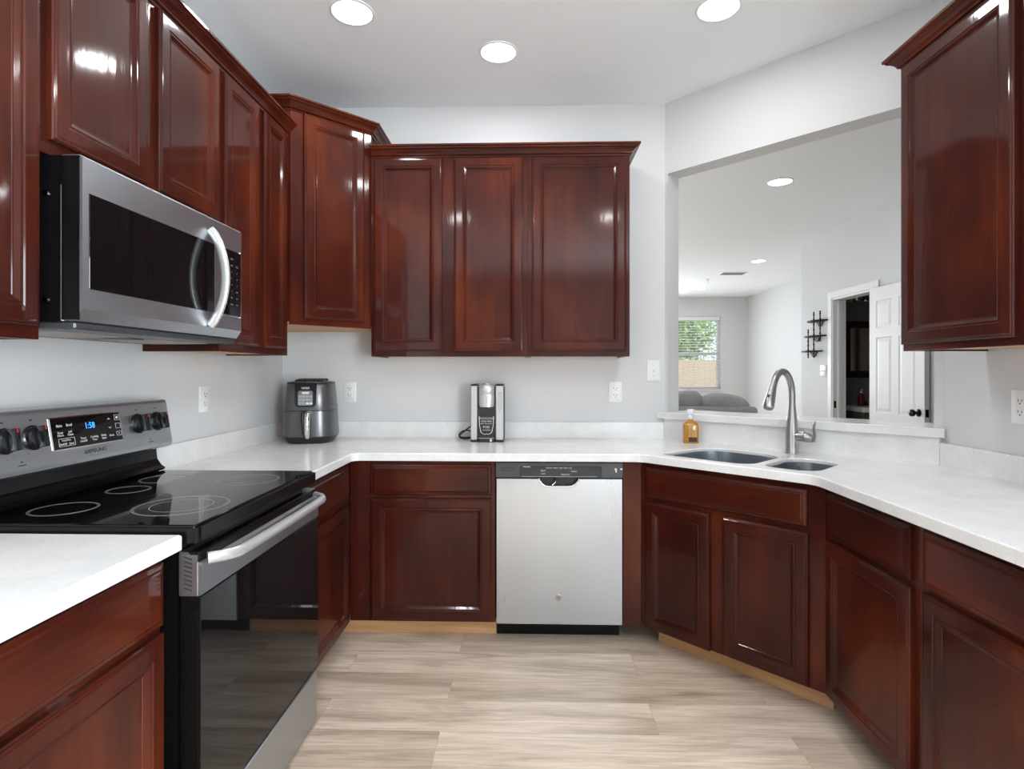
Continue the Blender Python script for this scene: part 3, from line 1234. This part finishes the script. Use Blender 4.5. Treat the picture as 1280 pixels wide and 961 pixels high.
# soap bottle
ba = uv(-1.568, 2.800)
bo = thing('soap_bottle', 'amber hand soap bottle with frosted cap beside the sink', 'bottle', (ba[0] , ba[1], CT), R(-6))
m = MB()
secs = [(.036, .021, 0, .008), (.039, .024, .004, .010), (.039, .024, .092, .010), (.036, .022, .104, .011), (.026, .017, .114, .011), (.015, .013, .120, .012), (.013, .012, .130, .0115)]
m.loft([[(x, y, z) for x, y in rrect(-a_, a_, -b_, b_, r_, 5)] for a_, b_, z, r_ in secs])
m.build('bottle_body', M_AMBER, bo, 40)
MB().lathe([(.015, .128), (.0165, .132), (.0165, .145), (.010, .150), (.010, .158), (.0185, .160), (.0185, .178), (.016, .181)], 20).build('cap', M_WHCAP, bo, 40)
lb = MB()
random.seed(3)
for c_ in range(3):
    for r_ in range(6):
        x = -.008 + c_ * .015
        z = .036 + r_ * .0105
        for k_ in range(2):
            s_ = 1 if (r_ + k_) % 2 else -1
            lb.prism_y([(x - .006, z + .004 * k_ - .003 * s_), (x - .006, z + .004 * k_ - .003 * s_ + .0022), (x + .006, z + .004 * k_ + .003 * s_ + .0022), (x + .006, z + .004 * k_ + .003 * s_)], -.0246, -.0238)
lb.build('label_pattern', M_GOLDLBL, bo)
MB().box(-.014, .030, -.0247, -.0238, .008, .032).build('label_block', M_DARKLBL, bo)

# ================================================================== AIR FRYER
af = thing('air_fryer', 'dark grey air fryer with chrome handle in the left back corner', 'air fryer', (-1.198, 3.105, CT), R(8))


def sq(a_, b_, z, n=40, p=3.2):
    out = []
    for i in range(n):
        t_ = 2 * PI * i / n
        c_, s_ = math.cos(t_), math.sin(t_)
        out.append((a_ * math.copysign(abs(c_) ** (2 / p), c_), b_ * math.copysign(abs(s_) ** (2 / p), s_), z))
    return out


MB().loft([sq(.112, .125, 0), sq(.118, .13, .006), sq(.134, .140, .030), sq(.137, .142, .036)]).build('base', M_BLKPL, af, 40)
dr = MB()
dr.loft([sq(.139, .143, .037), sq(.140, .144, .045), sq(.136, .141, .110), sq(.132, .138, .174)])
afd = dr.build('basket_drawer', M_FRYER, af, 40)
MB().loft([sq(.131, .137, .1765), sq(.132, .138, .180), sq(.126, .133, .250), sq(.120, .128, .310), sq(.117, .125, .316)]).build('housing', M_FRYER, af, 40)
MB().loft([sq(.117, .125, .3165), sq(.119, .127, .320), sq(.118, .126, .326), sq(.095, .10, .330), sq(.08, .085, .331)]).build('lid', M_BLKPL, af, 40)
tv = MB()
for i in range(7):
    x = -.066 + i * .022
    tv.box(x - .007, x + .007, -.06, .07, .331, .341, .003, 1)
tv.box(-.080, .080, .03, .05, .333, .345, .003, 1)
tv.build('top_vent', M_BLKPL, af)
# control panel follows the sloping front
cpn = MB()
pl = round_poly([(-.054, .196, .022), (.054, .196, .022), (.056, .322, .004), (-.056, .322, .004)], 6)


def fy(z):
    return -(.138 - (z - .18) * (.010 / .13)) - .0015


cpn.loft([[(x, fy(z) + .02, z) for x, z in pl], [(x, fy(z), z) for x, z in pl], [(x, fy(z) - .002, z) for x, z in offset(pl, .003)]])
cpo = cpn.build('control_panel', M_KNOB, af)
kb = MB()
pl2 = rrect(-.038, .038, .204, .282, .010)
kb.loft([[(x, fy(z) - .0010, z) for x, z in pl2], [(x, fy(z) - .0030, z) for x, z in pl2]])
kb.build('key_plate', pbr('grey_key_plate', (.20, .205, .21), .3, .5), cpo)
kt = MB()
for r_ in range(4):
    for c_ in range(4):
        x = -.028 + c_ * .0185
        z = .270 - r_ * .018
        yy = fy(z) - .0031
        if r_ == 0:
            if c_ in (1, 2):
                kt.box(x - .008, x + .010, yy - .0006, yy + .001, z - .005, z + .006)
            continue
        if r_ == 3 and c_ >= 2:
            kt.box(x - .006, x + .010, yy - .0006, yy + .001, z - .006, z + .005)
            continue
        frame_rect(kt, x - .007, x + .007, z - .006, z + .006, yy, .0012)
        kt.box(x - .004, x + .004, yy - .0004, yy + .0005, z - .001, z + .001)
kt.build('key_symbols', M_PALEINK, cpo)
text_mb(MB(), 'NINJA', .017, .0, .296, fy(.296) - .0022, stretch=.9).build('brand_lettering', M_PALEINK, cpo)
hn = MB()
hn.tube([(.018, -.139, .166), (.018, -.160, .168), (.018, -.172, .160), (.018, -.176, .110), (.018, -.176, .060), (.018, -.170, .040), (.018, -.158, .036)],
        [.010, .0125, .0130, .0125, .0120, .0115, .007], 14, 1.1)
hn.build('handle', M_CHROME, afd, 60)
MB().tube([(-.006, -.140, .166), (-.006, -.160, .166), (-.006, -.166, .150), (-.002, -.166, .06), (0, -.150, .045)], [.009, .010, .010, .008, .006], 10).build('handle_core', M_BLKPL, afd, 60)

# ================================================================== COFFEE MAKER
cm = thing('coffee_maker', 'slim silver and black single-serve coffee maker on the back counter', 'coffee maker', (-.226, 3.085, CT), 0)
MB().box(-.088, .090, .015, .190, .004, .300, .006, 2).build('body', M_BLKPL, cm)
for x0, x1 in ((-.089, -.055), (.047, .088)):
    MB().box(x0, x1, .002, .185, .012, .306, .004, 2).build('side_tower', M_SILVER, cm)
    MB().box(x0 - .001, x1 + .001, .001, .187, .306, .314, .003, 1).build('tower_cap', M_BLKPL, cm)
    MB().box(x0 - .001, x1 + .001, .0, .187, .0, .012, .003, 1).build('tower_foot', M_BLKPL, cm)
bh = MB()


def brew(rx, y0, z):
    out = []
    for i in range(24):
        a_ = PI + PI * i / 23
        out.append((rx * math.cos(a_) - .004, .035 + .035 * math.sin(a_) + y0, z))
    out += [(rx - .004, .15, z), (-rx - .004, .15, z)]
    return out


bh.loft([brew(.044, 0, .190), brew(.050, 0, .200), brew(.051, 0, .255), brew(.051, 0, .2565), brew(.0495, .001, .258), brew(.0495, .001, .2595), brew(.051, 0, .261), brew(.050, 0, .306), brew(.044, .006, .314)])
bho = bh.build('brew_head', M_SILVER, cm, 40)
MB().lathe([(.033, .314), (.032, .317), (.022, .318)], 24, (-.004, .055, 0)).build('brew_lid', M_CHROME, bho, 40)
MB().lathe([(.006, .160), (.010, .172), (.012, .190)], 14, (-.004, .050, 0)).build('spout', M_BLKPL, bho, 40)
dt = MB()
dt.loft([[(x, y, z) for x, y in rrect(-.053, .045, -.012, .09, .018)] for z in (.0, .020)])
dto = dt.build('drip_tray', M_BLKPL, cm, 40)
MB().box(-.046, .038, -.002, .05, .020, .023).build('tray_grille', M_CHROME, dto)
MB().box(.016, .026, -.0135, -.0115, .004, .018).build('level_mark', M_PALEINK, dto)
# cup-shaped promotional label on the back plate
lc = MB()
cup = [(-.022, .042), (.012, .042), (.026, .052), (.034, .090), (.036, .140), (-.046, .140), (-.044, .090), (-.036, .052)]
lc.prism_y(cup, .0125, .0135)
lco = lc.build('cup_label', pbr('label_black', (.02, .02, .022), .3), cm)
tx = MB()
text_mb(tx, 'SINGLE SERVE', .011, -.005, .112, .0122, stretch=.85)
text_mb(tx, 'HOT OR COLD', .009, -.005, .099, .0122)
text_mb(tx, 'POD', .018, -.005, .080, .0122)
text_mb(tx, 'GROUNDS', .009, -.005, .064, .0122)
for z in (.124, .131):
    tx.box(-.044, .034, .0118, .0124, z, z + .0012)
for s_ in (-1, 1):
    tx.prism_y([(-.005 + s_ * .041, .140), (-.005 + s_ * .038, .140), (-.005 + s_ * .036, .090), (-.005 + s_ * .028, .054), (-.005 + s_ * .016, .043), (-.005 + s_ * .018, .042), (-.005 + s_ * .031, .052), (-.005 + s_ * .039, .090)][::s_], .0118, .0124)
tx.box(-.022, .012, .0118, .0124, .041, .0435)
tx.build('label_lettering', M_PALEINK, lco)
ky = MB()
frame_rect(ky, .060, .076, .250, .270, .0018, .0016)
for z in (.232, .210, .188):
    ky.ring_flat(.0055, .0070, 0, (0, 0, 0), 4) if False else None
    frame_rect(ky, .060, .076, z - .008, z + .008, .0018, .0012)
ky.box(.066, .070, .0012, .0025, .168, .172)
ky.build('buttons', M_INK, cm)
cd = MB()
cpts = []
ctrl = [(-.070, .188, .080), (-.105, .165, .070), (-.145, .150, .040), (-.168, .140, .016), (-.150, .120, .006), (-.115, .115, .006), (-.090, .125, .016), (-.092, .140, .034), (-.115, .150, .048), (-.150, .155, .044), (-.172, .160, .024), (-.160, .170, .007), (-.120, .175, .006), (-.088, .180, .006)]
for i in range(len(ctrl) - 1):
    p0, p1, p2, p3 = [Vector(ctrl[max(0, min(len(ctrl) - 1, i + k_))]) for k_ in (-1, 0, 1, 2)]
    for s_ in range(6):
        u_ = s_ / 6
        cpts.append(.5 * ((2 * p1) + (p2 - p0) * u_ + (2 * p0 - 5 * p1 + 4 * p2 - p3) * u_ ** 2 + (3 * p1 - p0 - 3 * p2 + p3) * u_ ** 3))
cd.tube(cpts, .0038, 8)
cd.build('power_cord', M_BLKPL, cm, 60)

# ================================================================== OUTLETS AND SWITCHES


def plate(name, label, cat, loc, rotz, w=.075, h=.118, group=None):
    t_ = thing(name, label, cat, loc, rotz, group)
    lp_ = rrect(-w / 2, w / 2, -h / 2, h / 2, .006, 4)
    m_ = MB()
    m_.loft([[(x, -.0005, z) for x, z in lp_], [(x, -.005, z) for x, z in lp_], [(x, -.0065, z) for x, z in offset(lp_, .003)]])
    m_.build('cover_plate', M_PLATE, t_, 40)
    return t_


def outlet(label, loc, rotz):
    t_ = plate('wall_outlet', label, 'outlet', loc, rotz)
    for s_ in (.0195, -.0195):
        m_ = MB()
        lp_ = round_poly([(-.017, s_ - .014, .006), (.017, s_ - .014, .006), (.017, s_ + .014, .006), (-.017, s_ + .014, .006)], 4)
        m_.loft([[(x, -.006, z) for x, z in lp_], [(x, -.0080, z) for x, z in lp_]])
        r_ = m_.build('receptacle', M_PLATE, t_)
        h_ = MB()
        h_.box(-.0085, -.006, -.0083, -.0075, s_ - .001, s_ + .009)
        h_.box(.006, .0085, -.0083, -.0075, s_ - .001, s_ + .008)
        h_.lathe([(.0028, -.0083), (.0028, -.0075)], 10, (0, 0, s_ - .0075), 'y')
        h_.build('slot', M_SLOT, r_)
    MB().lathe([(.003, -.006), (.003, -.0075), (.001, -.008)], 12, (0, 0, 0), 'y').build('screw', M_PLATE, t_)
    return t_


outlet('white duplex outlet on left wall between stove and air fryer', (XL, 2.497, 1.175), PI / 2)
outlet('white duplex outlet on back wall right of the air fryer', (-1.050, YB, 1.177), 0)
outlet('white duplex outlet on back wall below the light switch, above dishwasher counter', (.501, YB, 1.178), 0)
outlet('white duplex outlet on the right wall at the photo edge', (XR, 2.017, 1.175), -PI / 2)


def toggle(t_, x=0.0):
    m_ = MB()
    m_.box(x - .005, x + .005, -.0070, -.006, -.012, .012)
    m_.loft([[(x - .004, -.006, -.006), (x + .004, -.006, -.006), (x + .004, -.006, .006), (x - .004, -.006, .006)],
             [(x - .003, -.018, -.011), (x + .003, -.018, -.011), (x + .003, -.018, -.004), (x - .003, -.018, -.004)]])
    m_.build('toggle', M_PLATE, t_)
    k_ = MB()
    for z in (.030, -.030):
        k_.lathe([(.0028, -.0062), (.0028, -.0074), (.001, -.0078)], 10, (x, 0, z), 'y')
    k_.build('screw', M_SILVER, t_)


t = plate('light_switch', 'white single toggle light switch on back wall left of the pass-through', 'switch', (.720, YB, 1.302), 0, .076, .122)
toggle(t)
t = plate('light_switch', 'white double toggle switch on the hall wall below the wooden shelf', 'switch', (HX, 6.02, 1.305), -PI / 2, .118, .118)
toggle(t, -.023)
toggle(t, .023)

# ================================================================== CEILING FIXTURES


def downlight(label, x, y, z, power=CAN_POWER, r=.083):
    t_ = thing('recessed_downlight', label, 'downlight', (x, y, z))
    m_ = MB()
    m_.lathe([(r + .012, .0), (r + .011, -.004), (r + .002, -.006), (r, -.003), (r - .001, -.001)], 40, cap0=False, cap1=False)
    m_.build('trim_ring', M_WHITE, t_, 40)
    MB().lathe([(r - .0005, -.001), (r - .0005, -.003), (r * .6, -.0045)], 40).build('diffuser', M_LAMP, t_)
    lamp('downlight_beam', 'AREA', (x, y, z - .012), (0, 0, 0), power, r * 1.9, color=(.97, .985, 1))
    return t_


downlight('round recessed downlight at upper left, leftmost of the three in the kitchen ceiling', -.760, 2.427, CZ)
downlight('round recessed downlight near ceiling centre, farthest back of the three kitchen lights', -.147, 2.752, CZ)
downlight('round recessed downlight at upper right, rightmost of the three in the kitchen ceiling', .807, 2.446, CZ)
downlight('recessed downlight in the kitchen ceiling behind the camera, on the left', -.70, .3, CZ)
downlight('recessed downlight in the kitchen ceiling behind the camera, on the right', .80, .3, CZ)
downlight('recessed downlight nearest the pass-through header in the living room ceiling', 1.909, 4.381, LZ)
downlight('recessed downlight in living room ceiling beside the hall wall corner', 3.0, 7.518, LZ)
downlight('farthest recessed downlight, in living room ceiling near the window wall', 3.00, 10.042, LZ)

vt = thing('ceiling_vent', 'grey slotted air vent in the living room ceiling', 'vent', (3.0, 8.45, LZ))
m = MB()
for x0, x1, y0, y1 in ((-.18, .18, -.10, -.08), (-.18, .18, .08, .10), (-.18, -.16, -.08, .08), (.16, .18, -.08, .08)):
    m.box(x0, x1, y0, y1, -.008, 0)
m.build('vent_frame', M_WHITE, vt)
m = MB()
for i in range(7):
    y = -.07 + i * .0235
    m.loft([[(-.16, y, -.001), (-.16, y + .003, -.001), (-.16, y + .015, -.012), (-.16, y + .012, -.012)], [(.16, y, -.001), (.16, y + .003, -.001), (.16, y + .015, -.012), (.16, y + .012, -.012)]])
m.build('louvers', pbr('vent_grey', (.28, .28, .28), .5), vt)
MB().box(-.16, .16, -.08, .08, -.001, 0).build('duct_shadow_plate', M_SLOT, vt)
sp = thing('sprinkler_head', 'tiny ceiling sprinkler head between the vent and the farthest downlight', 'sprinkler', (2.80, 8.996, LZ))
MB().lathe([(.035, 0), (.033, -.006), (.012, -.010)], 20).build('escutcheon', M_WHITE, sp, 40)
MB().lathe([(.010, -.008), (.008, -.035), (.004, -.045), (.018, -.048), (.018, -.051)], 16).build('nozzle', M_CHROME, sp, 40)

# ================================================================== LIVING ROOM
bl = thing('window_blind', 'white horizontal slat blind in the far living room window', 'blind', (WX0, FY + .028, WZ0))
W = WX1 - WX0
MB().box(.012, W - .012, -.022, .022, WZ1 - WZ0 - .075, WZ1 - WZ0 - .004, .004, 1).build('headrail', M_WHITE, bl)
sl = MB()
n = 26
for i in range(n):
    z = .045 + i * (WZ1 - WZ0 - .13) / (n - 1)
    a_ = R(12)
    c_, s_ = .023 * math.cos(a_), .023 * math.sin(a_)
    sl.loft([[(x, -c_, z - s_), (x, 0, z + .002), (x, c_, z + s_), (x, c_, z + s_ + .0022), (x, 0, z + .0042), (x, -c_, z - s_ + .0022)] for x in (.016, W - .016)])
sl.build('slats', M_WHITE, bl)
MB().box(.014, W - .014, -.024, .024, .008, .026, .003, 1).build('bottom_rail', M_WHITE, bl)
cdm = MB()
for x in (.16, W / 2, W - .16):
    cdm.tube([(x, -.024, .02), (x, -.024, WZ1 - WZ0 - .08)], .0012, 6)
cdm.build('ladder_cord', M_WHITE, bl)

sofa = thing('sofa', 'grey fabric sofa with plump cushions seen over the ledge', 'sofa', (2.35, 8.55, 0))
MB().box(-1.0, .90, -.45, .45, .06, .42, .04, 3).build('base', M_SOFA, sofa, 50)
MB().box(-1.0, .88, -.47, -.28, .30, .80, .06, 4).build('back', M_SOFA, sofa, 50)
for s_ in (-1, 1):
    MB().box(s_ * .86 - .10, s_ * .86 + .10, -.45, .46, .08, .70, .07, 4).build('arm', M_SOFA, sofa, 50)
for i in range(3):
    MB().box(-.76 + i * .505, -.26 + i * .505, -.26, .47, .42, .56, .05, 4).build('seat_cushion', M_SOFA, sofa, 50)


def pillow(cx, cyy, cz, wx, wy, wz, rz, parent):
    m_ = MB()
    r_ = bmesh.ops.create_uvsphere(m_.bm, u_segments=28, v_segments=16, radius=1.0)
    for v_ in r_['verts']:
        c_ = v_.co
        p = 2.7
        f2 = [math.copysign(abs(k_) ** (2 / p * .9), k_) for k_ in c_]
        wr = 1 + .035 * math.sin(7 * c_.x + 3 * c_.z) + .03 * math.sin(5 * c_.z - 6 * c_.y)
        v_.co = Vector((f2[0] * wx / 2 * wr, f2[1] * wy / 2 * wr, f2[2] * wz / 2))
    return m_.build('back_cushion', M_SOFA, parent, 80, (cx, cyy, cz), (R(12), R(rz), 0))


pillow(-.66, -.20, .735, .58, .30, .50, -4, sofa)
pillow(-.09, -.17, .750, .58, .32, .52, -14, sofa)
pillow(.46, -.24, .725, .70, .34, .50, 5, sofa)
for s_ in (-.88, .82):
    for y_ in (-.38, .38):
        MB().lathe([(.03, 0), (.04, .07)], 12, (s_, y_, 0)).build('leg', M_DARKWOOD, sofa)

# corner wall shelf with turned spindles, on the hall wall (faces -x)
sh = thing('wall_shelf', 'small dark wood three-tier spindle shelf on the hall wall', 'shelf', (HX, 6.20, 1.40), -PI / 2)
# local x = 6.20 - Y


def shelf_board(x0, x1, z):
    cx, hw = (x0 + x1) / 2, (x1 - x0) / 2
    lp_ = [(cx + hw * math.cos(PI + PI * k_ / 16), .115 * math.sin(PI + PI * k_ / 16) ) for k_ in range(17)]
    m_ = MB()
    m_.loft([[(x, y - .001, z) for x, y in lp_], [(x, y - .001, z + .014) for x, y in lp_]])
    m_.prism_y([(cx - .07, z), (cx + .07, z), (cx + .02, z - .05), (cx - .02, z - .05)], -.014, -.002)
    m_.build('shelf_board', M_DARKWOOD, sh)


shelf_board(-.05, .30, .420)
shelf_board(-.12, .24, .262)
shelf_board(-.18, .17, .105)


def spindle(x, z0, z1):
    pr_ = [(.004, z0), (.009, z0 + .012), (.004, z0 + .022)]
    k_ = max(3, int((z1 - z0) / .05))
    for i_ in range(k_):
        zz = z0 + .03 + i_ * (z1 - z0 - .07) / (k_ - 1)
        pr_ += [(.006, zz), (.011, zz + .008), (.006, zz + .016)]
    pr_ += [(.005, z1 - .02), (.009, z1 - .010), (.003, z1)]
    pr_.sort(key=lambda a__: a__[1])
    MB().lathe(pr_, 12, (x, -.075, 0)).build('spindle', M_DARKWOOD, sh, 60)


spindle(.13, .04, .525)
spindle(.26, .205, .525)
spindle(.01, .04, .350)

# open six-panel interior door, folded back against the hall wall (faces -x)
door = thing('door_1', None, None, (HX - .016, DY0 - .002, .012), -PI / 2)
tag(door, kind='structure')
DWD, DH = .705, 2.018
pan = []
for x0, x1 in ((.095, .310), (.395, .610)):
    for z0, z1 in ((.20, .80), (.93, 1.58), (1.66, 1.90)):
        pan.append((x0, x1, z0, z1))
m = MB()
xs = sorted({0, DWD} | {p for a_ in pan for p in a_[:2]})
zs = sorted({0, DH} | {p for a_ in pan for p in a_[2:]})
YF = -.036
for x0, x1 in zip(xs, xs[1:]):
    for z0, z1 in zip(zs, zs[1:]):
        if any(abs(x0 - p[0]) < 1e-6 and abs(z0 - p[2]) < 1e-6 and abs(x1 - p[1]) < 1e-6 and abs(z1 - p[3]) < 1e-6 for p in pan):
            loops = []
            for ins, d in ((0, 0), (.010, .006), (.016, .006), (.040, .001), (.044, .001)):
                loops.append([(x0 + ins, YF + d, z0 + ins), (x1 - ins, YF + d, z0 + ins), (x1 - ins, YF + d, z1 - ins), (x0 + ins, YF + d, z1 - ins)])
            m.loft(loops, False, True)
        else:
            m.bm.faces.new([m.bm.verts.new(p) for p in ((x0, YF, z0), (x1, YF, z0), (x1, YF, z1), (x0, YF, z1))])
bmesh.ops.remove_doubles(m.bm, verts=m.bm.verts, dist=1e-5)
m.box(0, DWD, YF + .008, -.001, 0, DH)
m.box(0, .002, YF, YF + .008, 0, DH).box(DWD - .002, DWD, YF, YF + .008, 0, DH).box(0, DWD, YF, YF + .008, DH - .002, DH)
tag(m.build('door_leaf', M_WHITE, door), kind='structure')
m = MB()
m.lathe([(.030, YF), (.030, YF - .006), (.012, YF - .012), (.011, YF - .030), (.024, YF - .038), (.029, YF - .050), (.026, YF - .062), (.012, YF - .068)], 24, (DWD - .065, 0, .965), 'y')
tag(m.build('door_knob', M_BRONZE, door, 50), kind='structure')
tag(MB().box(DWD, DWD + .002, -.030, -.006, .935, .995).build('latch_plate', M_BRONZE, door), kind='structure')
m = MB()
m.box(HX + .005, HX + .028, DY1 - .0195, DY1 - .0175, .93, 1.0)
structure('trim_2', m, M_BRONZE)

# bathroom seen through the doorway
va = thing('bathroom_vanity', 'bathroom vanity with pale counter glimpsed through the hall doorway', 'vanity', (3.40, 6.40, 0))
MB().box(0, 1.5, -.50, -.001, .09, .88, .002, 1).build('cabinet_box', pbr('vanity_brown', (.10, .085, .075), .4), va)
MB().box(.03, 1.47, -.44, -.02, 0, .09).build('toe_kick', M_BLKPL, va)
MB().box(-.01, 1.52, -.53, -.001, .881, .93, .006, 2).build('vanity_top', M_QUARTZ, va)
for x in (.03, .52, 1.01):
    mm = MB()
    rings_mesh(mm, x, x + .46, .12, .84, DOOR_RINGS, -.501)
    mm.build('door', pbr('vanity_door_brown', (.10, .085, .075), .4), va)
mi = thing('bathroom_mirror', 'dark framed bathroom mirror reflecting a beige curtain', 'mirror', (3.48, 6.398, 1.23))
fm = MB()
for x0, x1, z0, z1 in ((0, 1.2, 0, .075), (0, 1.2, .545, .62), (0, .065, .075, .545), (1.135, 1.2, .075, .545)):
    fm.box(x0, x1, -.028, 0, z0, z1, .004, 1)
fm.build('mirror_frame', M_DARKWOOD, mi)
MB().box(.06, 1.14, -.012, -.004, .07, .55).build('mirror_glass', M_MIRROR, mi)
so = thing('bathroom_soap_bottle', 'dark red soap bottle on the bathroom counter', 'bottle', (3.57, 6.22, .93))
MB().lathe([(.030, 0), (.034, .006), (.034, .095), (.020, .120), (.012, .125), (.012, .135)], 20).build('bottle_body', M_REDSOAP, so, 40)
MB().lathe([(.013, .135), (.013, .150), (.004, .152), (.004, .175)], 14).build('pump', M_WHCAP, so, 40)
MB().tube([(0, 0, .172), (0, -.03, .172), (0, -.036, .166)], .005, 8).build('nozzle', M_WHCAP, so)
bf = thing('bathroom_faucet', 'dark bronze arched faucet on the bathroom counter', 'faucet', (3.72, 6.26, .93))
MB().lathe([(.026, 0), (.026, .006), (.014, .012), (.014, .08)], 18).build('body', M_BRONZE, bf, 40)
MB().tube([(0, 0, .07), (-.004, -.01, .13), (-.01, -.04, .165), (-.015, -.08, .165), (-.018, -.105, .14)], .0115, 12).build('spout', M_BRONZE, bf, 60)
for x in (-.075, .10):
    MB().lathe([(.024, 0), (.022, .01), (.011, .018), (.010, .045)], 16, (x, 0, 0)).build('handle_post', M_BRONZE, bf, 40)
    MB().tube([(x, 0, .042), (x + (.03 if x > 0 else -.03), -.01, .05)], .007, 10).build('handle', M_BRONZE, bf)
vl = thing('vanity_light', 'chrome vanity light bar high above the bathroom mirror', 'light', (3.45, 6.398, 2.10))
MB().box(0, 1.1, -.03, 0, -.035, .035, .004, 1).build('back_plate', M_CHROME, vl)
for x in (.12, .34, .56, .78, 1.0):
    MB().lathe([(.022, -.03), (.024, -.05), (.045, -.075), (.052, -.105), (.045, -.135), (.02, -.150)], 18, (x, 0, 0), 'y').build('globe', M_CHROME, vl, 60)
cu = thing('shower_curtain', 'beige shower curtain seen reflected in the bathroom mirror', 'curtain', (3.3, 4.62, 0))
m = MB()
lp0 = [(i * .02, .025 * math.sin(i * .62)) for i in range(96)]
lp1 = [(x, y + .006) for x, y in reversed(lp0)]
m.prism(lp0 + lp1, .12, 2.0)
m.build('curtain_cloth', M_CURTAIN, cu, 60)
MB().tube([(-.1, 0, 2.01), (1.98, 0, 2.01)], .012, 10).build('curtain_rod', M_CHROME, cu)

# ================================================================== OUTDOORS beyond the far window
structure('ground_outside', MB().box(-8, 16, 11.3, 34, -.25, -.15), M_LAWN)
fe = thing('garden_fence', 'tan wooden fence outside the far living room window', 'fence', (-2, 16.5, -.15))
m = MB()
for i in range(80):
    m.box(i * .15, i * .15 + .142, -.01, .01, .05, 1.78)
m.build('fence_boards', M_FENCE, fe)
m = MB()
for z in (.3, 1.5):
    m.box(0, 12, .01, .05, z, z + .09)
m.build('fence_rail', M_FENCE, fe)


def tree(label, x, y, h, r, seed):
    rnd = random.Random(seed)
    t_ = thing('tree', label, 'tree', (x, y, -.15))
    MB().tube([(0, 0, 0), (.05, .02, h * .3), (-.03, .04, h * .6), (0, 0, h * .85)], [.16, .13, .09, .04], 10).build('trunk', M_BARK, t_, 60)
    m_ = MB()
    for _ in range(2600):
        a_, b_ = rnd.uniform(0, 2 * PI), math.acos(rnd.uniform(-1, 1))
        rr_ = r * rnd.uniform(.45, 1) * (1 + .2 * math.sin(3 * a_ + seed))
        c_ = Vector((rr_ * math.sin(b_) * math.cos(a_), rr_ * math.sin(b_) * math.sin(a_), h * .66 + rr_ * 1.05 * math.cos(b_)))
        s_ = rnd.uniform(.06, .12)
        d1 = Vector((rnd.gauss(0, 1), rnd.gauss(0, 1), rnd.gauss(0, 1))).normalized()
        d2 = d1.orthogonal().normalized()
        m_.bm.faces.new([m_.bm.verts.new(c_ + v_) for v_ in (d1 * s_, d2 * s_ * .5, -d1 * s_, -d2 * s_ * .5)])
    me = m_.build('crown', M_LEAF, t_)
    return t_


tree('leafy green tree outside the far window, on the left', 4.6, 18.6, 4.2, 1.25, 1)
tree('leafy green tree outside the far window, on the right', 7.6, 18.6, 4.5, 1.2, 2)
tree('leafy green tree farther back outside the far window', 6.0, 23.2, 5.0, 1.95, 5)
